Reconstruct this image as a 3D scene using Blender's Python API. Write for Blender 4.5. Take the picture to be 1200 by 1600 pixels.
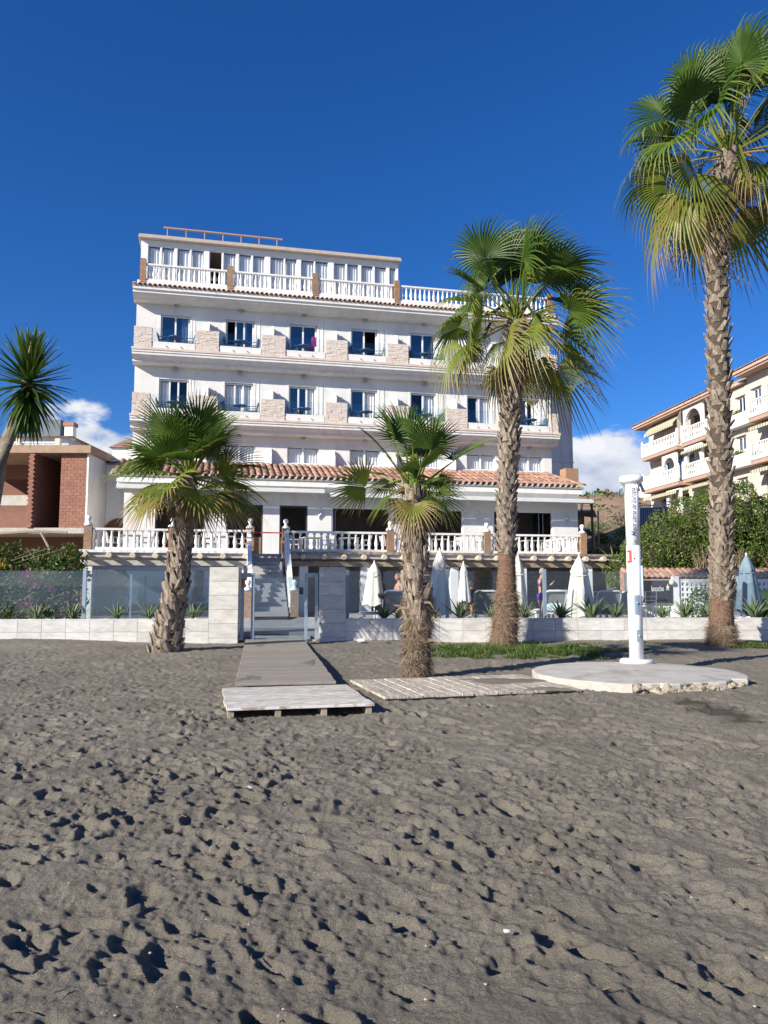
import bpy, bmesh, math, random
import numpy as np
from mathutils import Vector, Matrix, Quaternion
random.seed(7); rng = np.random.default_rng(7)
R = math.radians
for o in list(bpy.data.objects): bpy.data.objects.remove(o)
scene = bpy.context.scene
C = scene.collection

# ---------------------------------------------------------------- camera
EYE = 1.55
cd = bpy.data.cameras.new('camera'); cam = bpy.data.objects.new('camera', cd); C.objects.link(cam)
cam.location = (0, 0, EYE)
cam.rotation_euler = (R(90) + math.atan(115/1200), 0, 0)
cd.sensor_fit = 'VERTICAL'; cd.sensor_height = 24.0; cd.lens = 18.0
cd.clip_start = 0.05; cd.clip_end = 6000
scene.camera = cam

# ---------------------------------------------------------------- sky, sun, exposure
SUN_AZ, SUN_EL = 52.0, 25.5          # light travels right and away from the viewer
scene.view_settings.view_transform = 'Standard'; scene.view_settings.look = 'None'
scene.view_settings.exposure = 0.75; scene.view_settings.gamma = 1.0
world = bpy.data.worlds.new('World'); scene.world = world; world.use_nodes = True
def build_world():
    nt = world.node_tree; N = nt.nodes; L = nt.links; N.clear()
    out = N.new('ShaderNodeOutputWorld'); bg = N.new('ShaderNodeBackground'); bg.inputs['Strength'].default_value = 0.075
    sky = N.new('ShaderNodeTexSky'); sky.sky_type = 'NISHITA'; sky.sun_disc = False
    sky.sun_elevation = R(SUN_EL); sky.sun_rotation = R(180 + SUN_AZ)
    sky.altitude = 300; sky.air_density = 1.0; sky.dust_density = 0.55; sky.ozone_density = 4.5
    hs = N.new('ShaderNodeHueSaturation'); hs.inputs['Saturation'].default_value = 1.22; hs.inputs['Value'].default_value = 0.98
    L.new(sky.outputs[0], hs.inputs['Color'])
    tint = N.new('ShaderNodeMixRGB'); tint.blend_type = 'MULTIPLY'; tint.inputs[0].default_value = 1; tint.inputs[2].default_value = (.60, .82, 1.15, 1); L.new(hs.outputs[0], tint.inputs[1])
    tc = N.new('ShaderNodeTexCoord')
    sx = N.new('ShaderNodeSeparateXYZ'); L.new(tc.outputs['Generated'], sx.inputs[0])
    mp = N.new('ShaderNodeMapping'); mp.inputs['Scale'].default_value = (1, 1, 1.9); mp.inputs['Location'].default_value = (3.3, 2.2, 0.7)
    L.new(tc.outputs['Generated'], mp.inputs[0])
    n1 = N.new('ShaderNodeTexNoise'); n1.inputs['Scale'].default_value = 4.6; n1.inputs['Detail'].default_value = 9; n1.inputs['Roughness'].default_value = 0.56
    L.new(mp.outputs[0], n1.inputs['Vector'])
    # cumulus bank standing low over the horizon all round
    top = N.new('ShaderNodeMapRange'); top.inputs['From Min'].default_value = 0.13; top.inputs['From Max'].default_value = 0.26
    top.inputs['To Min'].default_value = 0.16; top.inputs['To Max'].default_value = -0.30; top.clamp = False
    L.new(sx.outputs['Z'], top.inputs['Value'])
    add = N.new('ShaderNodeMath'); add.operation = 'ADD'; L.new(n1.outputs[0], add.inputs[0]); L.new(top.outputs[0], add.inputs[1])
    msk = N.new('ShaderNodeMapRange'); msk.interpolation_type = 'SMOOTHSTEP'
    msk.inputs['From Min'].default_value = 0.46; msk.inputs['From Max'].default_value = 0.54
    L.new(add.outputs[0], msk.inputs['Value'])
    n2 = N.new('ShaderNodeTexNoise'); n2.inputs['Scale'].default_value = 9; n2.inputs['Detail'].default_value = 8
    L.new(mp.outputs[0], n2.inputs['Vector'])
    cr = N.new('ShaderNodeValToRGB'); e = cr.color_ramp.elements
    e[0].position = 0.40; e[0].color = (3.3, 4.0, 5.6, 1); e[1].position = 0.62; e[1].color = (7.2, 7.4, 7.8, 1)
    hgt = N.new('ShaderNodeMapRange'); hgt.inputs['From Min'].default_value = 0.03; hgt.inputs['From Max'].default_value = 0.22
    hgt.inputs['To Min'].default_value = -0.12; hgt.inputs['To Max'].default_value = 0.14
    L.new(sx.outputs['Z'], hgt.inputs['Value'])
    a2 = N.new('ShaderNodeMath'); a2.operation = 'ADD'; L.new(n2.outputs[0], a2.inputs[0]); L.new(hgt.outputs[0], a2.inputs[1])
    L.new(a2.outputs[0], cr.inputs[0])
    low = N.new('ShaderNodeMapRange'); low.inputs['From Min'].default_value = -.03; low.inputs['From Max'].default_value = .02; L.new(sx.outputs['Z'], low.inputs['Value'])
    mm = N.new('ShaderNodeMath'); mm.operation = 'MULTIPLY'; L.new(msk.outputs[0], mm.inputs[0]); L.new(low.outputs[0], mm.inputs[1])
    mix = N.new('ShaderNodeMixRGB'); L.new(mm.outputs[0], mix.inputs[0]); L.new(tint.outputs[0], mix.inputs[1]); L.new(cr.outputs[0], mix.inputs[2])
    L.new(mix.outputs[0], bg.inputs['Color']); L.new(bg.outputs[0], out.inputs[0])
build_world()
sd = bpy.data.lights.new('sun', 'SUN'); sd.energy = 5.0; sd.angle = R(0.53); sd.color = (1.0, 0.93, 0.82)
sun = bpy.data.objects.new('sun', sd); C.objects.link(sun)
sdir = Vector((math.cos(R(SUN_EL))*math.sin(R(SUN_AZ)), math.cos(R(SUN_EL))*math.cos(R(SUN_AZ)), -math.sin(R(SUN_EL))))
sun.rotation_euler = sdir.to_track_quat('-Z', 'Y').to_euler(); sun.location = (-30, -25, 30)

# ---------------------------------------------------------------- materials
MATS = {}
def mat(name, c1, c2=None, scale=4.0, rough=0.8, bump=0.0, bscale=40.0, metal=0.0, rnd=0.0, spec=0.3, detail=6, trans=0.0, stretch=None, ramp=(0.35, 0.68), dirt=None, dscale=1.3, dstretch=None):
    if name in MATS: return MATS[name]
    m = bpy.data.materials.new(name); m.use_nodes = True; nt = m.node_tree; N = nt.nodes; L = nt.links
    b = N['Principled BSDF']; b.inputs['Roughness'].default_value = rough; b.inputs['Metallic'].default_value = metal
    b.inputs['Specular IOR Level'].default_value = spec
    tc = N.new('ShaderNodeTexCoord'); vec = tc.outputs['Object']
    oi = N.new('ShaderNodeObjectInfo')
    if rnd > 0:   # shift the pattern so that alike pieces differ
        ad = N.new('ShaderNodeVectorMath'); ad.operation = 'ADD'; sc = N.new('ShaderNodeVectorMath'); sc.operation = 'SCALE'
        cmb = N.new('ShaderNodeCombineXYZ')
        for i in range(3): L.new(oi.outputs['Random'], cmb.inputs[i])
        L.new(cmb.outputs[0], sc.inputs[0]); sc.inputs['Scale'].default_value = 37.0
        L.new(vec, ad.inputs[0]); L.new(sc.outputs[0], ad.inputs[1]); vec = ad.outputs[0]
    if stretch:
        mp = N.new('ShaderNodeMapping'); mp.inputs['Scale'].default_value = stretch; L.new(vec, mp.inputs[0]); vec2 = mp.outputs[0]
    else: vec2 = vec
    c2 = c2 or tuple(x*0.82 for x in c1)
    nz = N.new('ShaderNodeTexNoise'); nz.inputs['Scale'].default_value = scale; nz.inputs['Detail'].default_value = detail; nz.inputs['Roughness'].default_value = 0.6
    L.new(vec2, nz.inputs['Vector'])
    cr = N.new('ShaderNodeValToRGB'); e = cr.color_ramp.elements
    e[0].position = ramp[0]; e[1].position = ramp[1]; e[0].color = (*c1, 1); e[1].color = (*c2, 1)
    L.new(nz.outputs[0], cr.inputs[0]); col = cr.outputs[0]
    if dirt:
        n3 = N.new('ShaderNodeTexNoise'); n3.inputs['Scale'].default_value = dscale; n3.inputs['Detail'].default_value = 8; n3.inputs['Roughness'].default_value = 0.7
        dv = vec
        if dstretch:
            mpd = N.new('ShaderNodeMapping'); mpd.inputs['Scale'].default_value = dstretch; L.new(vec, mpd.inputs[0]); dv = mpd.outputs[0]
        L.new(dv, n3.inputs['Vector'])
        r3 = N.new('ShaderNodeMapRange'); r3.inputs['From Min'].default_value = 0.52; r3.inputs['From Max'].default_value = 0.72; r3.inputs['To Max'].default_value = dirt[3]
        L.new(n3.outputs[0], r3.inputs['Value'])
        mx = N.new('ShaderNodeMixRGB'); L.new(r3.outputs[0], mx.inputs[0]); L.new(col, mx.inputs[1]); mx.inputs[2].default_value = (*dirt[:3], 1); col = mx.outputs[0]
    if rnd > 0:
        hv = N.new('ShaderNodeHueSaturation'); mr = N.new('ShaderNodeMapRange')
        mr.inputs['To Min'].default_value = 1-rnd; mr.inputs['To Max'].default_value = 1+rnd
        L.new(oi.outputs['Random'], mr.inputs['Value']); L.new(mr.outputs[0], hv.inputs['Value']); L.new(col, hv.inputs['Color']); col = hv.outputs[0]
    L.new(col, b.inputs['Base Color'])
    if bump > 0:
        bp = N.new('ShaderNodeBump'); bp.inputs['Strength'].default_value = bump; bp.inputs['Distance'].default_value = 0.02
        nb = N.new('ShaderNodeTexNoise'); nb.inputs['Scale'].default_value = bscale; nb.inputs['Detail'].default_value = 5
        L.new(vec2, nb.inputs['Vector']); L.new(nb.outputs[0], bp.inputs['Height']); L.new(bp.outputs[0], b.inputs['Normal'])
    if trans > 0:
        out = N['Material Output']; tr = N.new('ShaderNodeBsdfTranslucent'); L.new(col, tr.inputs[0])
        ms = N.new('ShaderNodeMixShader'); ms.inputs[0].default_value = trans
        L.new(b.outputs[0], ms.inputs[1]); L.new(tr.outputs[0], ms.inputs[2]); L.new(ms.outputs[0], out.inputs[0])
    MATS[name] = m; return m

def glass_mat(name, tint, refl=0.12, rough=0.02, cloud=0.0, cloudcol=(.5, .6, .65)):
    m = bpy.data.materials.new(name); m.use_nodes = True; nt = m.node_tree; N = nt.nodes; L = nt.links; N.clear()
    out = N.new('ShaderNodeOutputMaterial'); tr = N.new('ShaderNodeBsdfTransparent'); tr.inputs[0].default_value = (*tint, 1)
    gl = N.new('ShaderNodeBsdfGlossy'); gl.inputs['Roughness'].default_value = rough; gl.inputs[0].default_value = (.95, .97, 1, 1)
    fr = N.new('ShaderNodeFresnel'); ge = N.new('ShaderNodeNewGeometry'); io = N.new('ShaderNodeMapRange'); io.inputs['To Min'].default_value = 1.5; io.inputs['To Max'].default_value = 1/1.5
    L.new(ge.outputs['Backfacing'], io.inputs['Value']); L.new(io.outputs[0], fr.inputs[0])      # thin sheet: the same from both sides
    ad = N.new('ShaderNodeMath'); ad.operation = 'ADD'; ad.use_clamp = True; L.new(fr.outputs[0], ad.inputs[0]); ad.inputs[1].default_value = refl
    mx = N.new('ShaderNodeMixShader'); L.new(ad.outputs[0], mx.inputs[0]); L.new(tr.outputs[0], mx.inputs[1]); L.new(gl.outputs[0], mx.inputs[2])
    last = mx.outputs[0]
    if cloud > 0:
        df = N.new('ShaderNodeBsdfDiffuse'); df.inputs[0].default_value = (*cloudcol, 1)
        m2 = N.new('ShaderNodeMixShader'); m2.inputs[0].default_value = cloud; L.new(last, m2.inputs[1]); L.new(df.outputs[0], m2.inputs[2]); last = m2.outputs[0]
    L.new(last, out.inputs[0]); MATS[name] = m; return m

def leaf_mat(name, stops, trans=0.3, rough=0.45):
    """colour follows the mesh attribute 'dry' (0 fresh .. 1 dead)"""
    m = bpy.data.materials.new(name); m.use_nodes = True; nt = m.node_tree; N = nt.nodes; L = nt.links
    b = N['Principled BSDF']; b.inputs['Roughness'].default_value = rough; b.inputs['Specular IOR Level'].default_value = 0.35
    at = N.new('ShaderNodeAttribute'); at.attribute_name = 'dry'
    cr = N.new('ShaderNodeValToRGB'); e = cr.color_ramp.elements
    while len(e) < len(stops): e.new(0.5)
    for k, (p, c) in enumerate(stops): e[k].position = p; e[k].color = (*c, 1)
    tc = N.new('ShaderNodeTexCoord'); nz = N.new('ShaderNodeTexNoise'); nz.inputs['Scale'].default_value = 3.5; nz.inputs['Detail'].default_value = 3
    L.new(tc.outputs['Object'], nz.inputs['Vector'])
    mr = N.new('ShaderNodeMapRange'); mr.inputs['To Min'].default_value = -0.16; mr.inputs['To Max'].default_value = 0.16
    L.new(nz.outputs[0], mr.inputs['Value']); ad = N.new('ShaderNodeMath'); ad.operation = 'ADD'
    L.new(at.outputs['Fac'], ad.inputs[0]); L.new(mr.outputs[0], ad.inputs[1]); L.new(ad.outputs[0], cr.inputs[0])
    L.new(cr.outputs[0], b.inputs['Base Color'])
    tr = N.new('ShaderNodeBsdfTranslucent'); L.new(cr.outputs[0], tr.inputs[0])
    ms = N.new('ShaderNodeMixShader'); ms.inputs[0].default_value = trans
    L.new(b.outputs[0], ms.inputs[1]); L.new(tr.outputs[0], ms.inputs[2]); L.new(ms.outputs[0], N['Material Output'].inputs[0])
    MATS[name] = m; return m

M = {}
M['white'] = mat('white_render', (.77, .76, .735), (.70, .69, .665), 1.2, .85, .15, 60, dirt=(.50, .47, .42, .45), dscale=1.0, dstretch=(2.6, 2.6, .5))
M['white_trim'] = mat('white_trim_paint', (.78, .78, .76), (.70, .69, .66), 3, .7, .08, 50, dirt=(.48, .44, .38, .5), dscale=1.2, dstretch=(2.2, 2.2, .9))
M['pink_trim'] = mat('pinkish_ledge_paint', (.62, .47, .38), (.70, .62, .54), 2.5, .8)
M['balus'] = mat('white_cast_stone', (.80, .79, .76), (.72, .70, .66), 6, .75, .1, 60, rnd=.04)
M['frame'] = mat('white_window_frame', (.80, .80, .80), (.74, .74, .74), 4, .45)
M['stone'] = mat('pale_split_stone', (.76, .69, .62), (.64, .53, .45), 7, .9, .6, 50, dirt=(.72, .68, .60, .8), dscale=5)
M['brick'] = mat('warm_brick', (.30, .17, .10), (.42, .27, .17), 9, .9, .5, 60, rnd=.15)
M['mortar'] = mat('mortar', (.38, .33, .28), None, 8, .95, .4, 60)
M['tile'] = mat('terracotta_tile', (.27, .135, .095), (.35, .22, .16), 5, .85, .4, 40, rnd=.28, dirt=(.62, .52, .43, .6), dscale=6)
M['tile_pale'] = mat('pale_roof_tile', (.42, .27, .19), (.58, .46, .36), 6, .9, .4, 40, rnd=.22)
M['rooffelt'] = mat('roof_slab_edge', (.52, .44, .36), (.42, .36, .30), 3, .9)
M['curtain'] = mat('curtain_cloth', (.80, .81, .80), (.68, .70, .70), 2, .9)
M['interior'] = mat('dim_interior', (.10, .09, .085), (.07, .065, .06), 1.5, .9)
M['winglass'] = glass_mat('window_glass', (.93, .95, .97), .03)
M['deepglass'] = glass_mat('dark_window_glass', (.34, .40, .50), .14)
M['clear'] = glass_mat('clear_glass', (.95, .97, .975), .0)
M['screen'] = glass_mat('windscreen_glass', (.92, .945, .955), .012)
M['screen_blue'] = glass_mat('bluish_windscreen_glass', (.84, .90, .93), .05)
M['steel'] = mat('brushed_steel', (.46, .50, .54), (.36, .40, .44), 6, .35, metal=.85)
M['bluealu'] = mat('bluish_aluminium', (.34, .43, .52), (.28, .36, .44), 5, .4, metal=.5)
M['darkmetal'] = mat('dark_metal', (.07, .08, .09), None, 6, .5, metal=.4)
M['marble'] = mat('pale_marble_tile', (.64, .625, .59), (.47, .465, .455), 2.2, .35, .05, 30, rnd=.09, stretch=(1.6, 1, 4.2), spec=.5, dirt=(.46, .35, .24, .42), dscale=2.4)
M['concrete'] = mat('weathered_concrete', (.50, .47, .42), (.38, .36, .32), 5, .9, .5, 40, dirt=(.26, .23, .19, .6), dscale=2.2)
M['rustic'] = mat('rustic_plaster_edge', (.36, .30, .23), (.17, .13, .10), 7, .95, .9, 30)
M['log'] = mat('pale_log', (.66, .58, .46), (.50, .42, .32), 9, .85, .3, 40, rnd=.1)
M['wood_white'] = mat('flaking_white_wood', (.66, .64, .59), (.34, .28, .21), 6, .8, .5, 50, rnd=.10, stretch=(1, 9, 1), ramp=(.45, .62))
M['wood_worn'] = mat('sandy_worn_wood', (.40, .33, .25), (.27, .23, .18), 6, .9, .5, 50, rnd=.12, stretch=(9, 1, 1))
M['wood_grey'] = mat('greyed_board', (.30, .265, .22), (.225, .20, .17), 4, .9, .4, 50, rnd=.08, stretch=(1, 6, 1))
M['wood_dark'] = mat('dark_wood', (.13, .07, .04), (.08, .045, .03), 6, .7, .2, 30, stretch=(5, 1, 1))
M['canvas'] = mat('cream_canvas', (.76, .73, .64), (.66, .63, .55), 5, .95, .2, 90, rnd=.04)
M['canvas_grey'] = mat('slate_canvas', (.20, .27, .33), (.15, .21, .26), 5, .95, .2, 90)
M['plastic'] = mat('white_plastic', (.70, .70, .68), (.63, .63, .61), 4, .5)
M['sling'] = mat('grey_sling', (.42, .42, .41), (.34, .34, .33), 6, .9)
M['blueplastic'] = mat('blue_grey_furniture', (.09, .16, .24), (.06, .11, .17), 5, .5)
M['trunk'] = mat('palm_trunk', (.10, .078, .058), (.05, .038, .03), 14, .95, .9, 45, stretch=(1, 1, 2.5))
M['boot'] = mat('palm_leaf_base', (.37, .31, .245), (.12, .09, .068), 9, .95, .7, 50, stretch=(2, 2, .7))
M['bark_red'] = mat('reddish_palm_bark', (.23, .125, .078), (.11, .07, .048), 12, .95, .9, 45, stretch=(.6, .6, 3))
M['fibre'] = mat('dry_fibre', (.27, .205, .14), (.13, .095, .065), 5, .95)
GREEN = [(0, (.032, .074, .010)), (.22, (.088, .150, .018)), (.42, (.18, .21, .03)), (.60, (.30, .23, .08)), (.80, (.27, .19, .10)), (1, (.17, .125, .085))]
M['frond'] = leaf_mat('palm_frond', GREEN)
M['agave'] = leaf_mat('agave_leaf', [(0, (.06, .105, .05)), (.5, (.16, .21, .10)), (.8, (.36, .33, .15)), (1, (.30, .2, .1))], .08, .5)
M['foliage'] = leaf_mat('shrub_leaf', [(0, (.022, .055, .009)), (.45, (.06, .12, .018)), (.75, (.14, .19, .03)), (1, (.26, .2, .11))], .25)
M['magenta'] = mat('magenta_bract', (.32, .02, .22), (.45, .05, .30), 6, .7, trans=.3)
M['yellow'] = mat('orange_yellow_flower', (.62, .30, .03), (.70, .48, .06), 6, .7, trans=.3)
M['grassblade'] = leaf_mat('grass_blade', [(0, (.045, .095, .016)), (.5, (.10, .16, .03)), (1, (.30, .26, .11))], .3)
M['cream'] = mat('cream_render', (.58, .52, .44), (.53, .475, .40), 1.2, .9, .2, 40)
M['salmon'] = mat('salmon_band', (.44, .29, .225), (.37, .25, .2), 3, .9)
M['clay'] = mat('hollow_clay_brick', (.32, .155, .11), (.26, .13, .095), 7, .95, .5, 50, rnd=.09)
M['claywall'] = mat('clay_wall_shell', (.25, .13, .095), (.20, .11, .085), 4, .95, .4, 40)
M['hill'] = mat('dry_hillside', (.30, .20, .13), (.17, .13, .085), .05, .95, .4, 1, detail=10, dirt=(.10, .10, .05, .8), dscale=.09)
M['earth'] = mat('garden_earth', (.24, .18, .12), (.16, .13, .09), .6, .95, .4, 8, detail=8)
M['paving'] = mat('grey_paving', (.44, .43, .42), (.36, .35, .34), 3, .8, .2, 40, rnd=.06)
M['turf'] = mat('artificial_turf', (.05, .16, .03), (.03, .10, .02), 40, .95, .6, 200)
M['black'] = mat('black_banner', (.035, .035, .038), None, 3, .6)
M['ink'] = mat('navy_ink', (.05, .06, .14), None, 3, .6)
M['red'] = mat('red_sticker', (.60, .06, .05), None, 3, .5)
M['orange'] = mat('orange_plastic', (.72, .16, .04), None, 3, .5)
M['skin'] = mat('skin', (.48, .26, .18), (.42, .22, .15), 6, .6)
M['hair'] = mat('hair', (.16, .13, .11), None, 20, .7)
M['stonewhite'] = mat('white_pebble', (.72, .70, .66), (.5, .48, .44), 6, .9, .3, 30, rnd=.15)

# ---------------------------------------------------------------- mesh helpers
class MB:
    def __init__(s): s.v = []; s.f = []; s.a = []
    def add(s, vs, fs, at=None):
        o = len(s.v); s.v.extend([tuple(p) for p in vs]); s.f.extend([tuple(i+o for i in f) for f in fs])
        s.a.extend(at if at is not None else [0.0]*len(vs)); return s
    def box(s, x0, x1, y0, y1, z0, z1, m=None):
        vs = [(x, y, z) for z in (z0, z1) for (x, y) in ((x0, y0), (x1, y0), (x1, y1), (x0, y1))]
        if m is not None: vs = [m @ Vector(p) for p in vs]
        return s.add(vs, [(3, 2, 1, 0), (4, 5, 6, 7), (0, 1, 5, 4), (1, 2, 6, 5), (2, 3, 7, 6), (3, 0, 4, 7)])
    def prism_x(s, prof, x0, x1):       # closed (y,z) profile, counter-clockwise seen from -x ... ends capped
        n = len(prof); vs = [(x0, y, z) for y, z in prof] + [(x1, y, z) for y, z in prof]
        return s.add(vs, [(i, (i+1) % n, (i+1) % n+n, i+n) for i in range(n)] + [tuple(range(n-1, -1, -1)), tuple(range(n, 2*n))])
    def prism_z(s, poly, z0, z1):
        n = len(poly); vs = [(x, y, z0) for x, y in poly] + [(x, y, z1) for x, y in poly]
        return s.add(vs, [(i, (i+1) % n, (i+1) % n+n, i+n) for i in range(n)] + [tuple(range(n-1, -1, -1)), tuple(range(n, 2*n))])
    def lathe(s, prof, n=10, c=(0, 0), sq=None):
        k = len(prof); vs = []
        for r, z in prof:
            for i in range(n):
                a = 2*math.pi*i/n + (math.pi/n if n == 4 else 0); vs.append((c[0]+r*math.cos(a), c[1]+r*math.sin(a), z))
        fs = [(j*n+i, j*n+(i+1) % n, (j+1)*n+(i+1) % n, (j+1)*n+i) for j in range(k-1) for i in range(n)]
        fs += [tuple(range(n-1, -1, -1)), tuple(range((k-1)*n, k*n))]
        return s.add(vs, fs)
    def tube(s, pts, rad, n=6, cap=True, at=None):
        pts = [Vector(p) for p in pts]; k = len(pts)
        rad = rad if isinstance(rad, (list, tuple)) else [rad]*k
        vs = []; ref = Vector((0.13, 0.31, 1))
        for j, p in enumerate(pts):
            t = (pts[min(j+1, k-1)] - pts[max(j-1, 0)]).normalized()
            if abs(t.dot(ref.normalized())) > .95: r0 = Vector((1, .1, 0))
            else: r0 = ref
            a = t.cross(r0).normalized(); b = t.cross(a)
            for i in range(n):
                q = 2*math.pi*i/n; vs.append(p + (a*math.cos(q) + b*math.sin(q))*rad[j])
        fs = [(j*n+i, j*n+(i+1) % n, (j+1)*n+(i+1) % n, (j+1)*n+i) for j in range(k-1) for i in range(n)]
        if cap: fs += [tuple(range(n-1, -1, -1)), tuple(range((k-1)*n, k*n))]
        return s.add(vs, fs, [at if at is not None else 0.0]*len(vs))
    def sphere(s, c, r, n=8, k=6, sc=(1, 1, 1)):
        vs = [(c[0], c[1], c[2]-r*sc[2])]
        for j in range(1, k):
            t = math.pi*j/k
            for i in range(n):
                a = 2*math.pi*i/n; vs.append((c[0]+r*sc[0]*math.sin(t)*math.cos(a), c[1]+r*sc[1]*math.sin(t)*math.sin(a), c[2]-r*sc[2]*math.cos(t)))
        vs.append((c[0], c[1], c[2]+r*sc[2])); T = len(vs)-1
        fs = [(0, 1+(i+1) % n, 1+i) for i in range(n)] + [(1+j*n+i, 1+j*n+(i+1) % n, 1+(j+1)*n+(i+1) % n, 1+(j+1)*n+i) for j in range(k-2) for i in range(n)]
        fs += [(1+(k-2)*n+i, 1+(k-2)*n+(i+1) % n, T) for i in range(n)]
        return s.add(vs, fs)
    def mesh(s, name, m, smooth=False, attr=False):
        me = bpy.data.meshes.new(name); me.from_pydata(s.v, [], s.f)
        if attr:
            at = me.attributes.new('dry', 'FLOAT', 'POINT'); at.data.foreach_set('value', np.array(s.a, dtype=np.float32))
        if m: me.materials.append(m)
        if smooth: me.polygons.foreach_set('use_smooth', [True]*len(me.polygons))
        me.update(); return me
    def build(s, name, m, parent=None, smooth=False, attr=False, fix=False):
        me = s.mesh(name, m, smooth, attr)
        if fix:
            b = bmesh.new(); b.from_mesh(me); bmesh.ops.recalc_face_normals(b, faces=b.faces); b.to_mesh(me); b.free()
        return place(me, name, parent)
def place(me, name, parent=None, loc=(0, 0, 0), rot=(0, 0, 0), sc=(1, 1, 1)):
    o = bpy.data.objects.new(name, me); C.objects.link(o); o.parent = parent
    o.location = loc; o.rotation_euler = rot; o.scale = sc if not isinstance(sc, (int, float)) else (sc,)*3
    return o
def empty(name, loc=(0, 0, 0), rz=0.0, parent=None):
    o = bpy.data.objects.new(name, None); C.objects.link(o); o.location = loc; o.rotation_euler = (0, 0, rz); o.parent = parent; o.empty_display_size = .2
    return o
def tag(o, label=None, cat=None, group=None, kind=None):
    if label: o['label'] = label
    if cat: o['category'] = cat
    if group: o['group'] = group
    if kind: o['kind'] = kind
    return o
def copy_tree(o, parent=None):
    c = o.copy(); C.objects.link(c); c.parent = parent
    for ch in list(o.children): copy_tree(ch, c)
    return c
def bevel_box_mesh(name, sx, sy, sz, b, m):
    bm = bmesh.new(); bmesh.ops.create_cube(bm, size=1)
    for v in bm.verts: v.co = (v.co.x*sx, v.co.y*sy, v.co.z*sz)
    bmesh.ops.bevel(bm, geom=list(bm.edges), offset=b, segments=1, affect='EDGES')
    me = bpy.data.meshes.new(name); bm.to_mesh(me); bm.free(); me.materials.append(m); return me
ORD = ['first', 'second', 'third', 'fourth', 'fifth', 'sixth', 'seventh', 'eighth', 'ninth', 'tenth', 'eleventh', 'twelfth', 'thirteenth', 'fourteenth', 'fifteenth', 'sixteenth']
def wall_mesh(mb, x0, x1, z0, z1, y, th, holes):
    """upright wall with real openings; holes = (x0,x1,z0,z1); front face at y, back at y+th"""
    xs = sorted(set([x0, x1] + [h[0] for h in holes] + [h[1] for h in holes])); zs = sorted(set([z0, z1] + [h[2] for h in holes] + [h[3] for h in holes]))
    xs = [x for x in xs if x0 <= x <= x1]; zs = [z for z in zs if z0 <= z <= z1]
    def solid(i, j):
        if i < 0 or j < 0 or i >= len(xs)-1 or j >= len(zs)-1: return False
        cx, cz = (xs[i]+xs[i+1])/2, (zs[j]+zs[j+1])/2
        return not any(h[0] < cx < h[1] and h[2] < cz < h[3] for h in holes)
    for i in range(len(xs)-1):
        for j in range(len(zs)-1):
            if not solid(i, j): continue
            a, b, c, d = xs[i], xs[i+1], zs[j], zs[j+1]
            mb.add([(a, y, c), (b, y, c), (b, y, d), (a, y, d)], [(0, 1, 2, 3)])
            mb.add([(a, y+th, c), (b, y+th, c), (b, y+th, d), (a, y+th, d)], [(3, 2, 1, 0)])
            if not solid(i-1, j): mb.add([(a, y, c), (a, y, d), (a, y+th, d), (a, y+th, c)], [(0, 1, 2, 3)])
            if not solid(i+1, j): mb.add([(b, y, c), (b, y+th, c), (b, y+th, d), (b, y, d)], [(0, 1, 2, 3)])
            if not solid(i, j-1): mb.add([(a, y, c), (a, y+th, c), (b, y+th, c), (b, y, c)], [(0, 1, 2, 3)])
            if not solid(i, j+1): mb.add([(a, y, d), (b, y, d), (b, y+th, d), (a, y+th, d)], [(0, 1, 2, 3)])
    return mb
# ================================================================ THE SETTING: sand, ground, sea, hill
_G = {}
def vnoise(x, y, seed):
    """smooth value noise in [-1,1]"""
    if seed not in _G: _G[seed] = np.random.default_rng(seed).uniform(-1, 1, (256, 256))
    g = _G[seed]
    xi = np.floor(x).astype(int); yi = np.floor(y).astype(int); fx = x-xi; fy = y-yi
    fx = fx*fx*(3-2*fx); fy = fy*fy*(3-2*fy)
    a = g[yi % 256, xi % 256]; b = g[yi % 256, (xi+1) % 256]; c = g[(yi+1) % 256, xi % 256]; d = g[(yi+1) % 256, (xi+1) % 256]
    return (a*(1-fx)+b*fx)*(1-fy) + (c*(1-fx)+d*fx)*fy
def sstep(a, b, x):
    t = np.clip((x-a)/(b-a), 0, 1); return t*t*(3-2*t)
def sand_base(x, y):
    x = np.asarray(x, float); y = np.asarray(y, float)
    z = 0.10*sstep(13, 19.5, y) + 0.10*sstep(15, 20, y)*sstep(-2, -9, x)
    z = z + 0.05*vnoise(x*.35+3, y*.35+9, 3)*sstep(2, 6, y)
    return z
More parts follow.
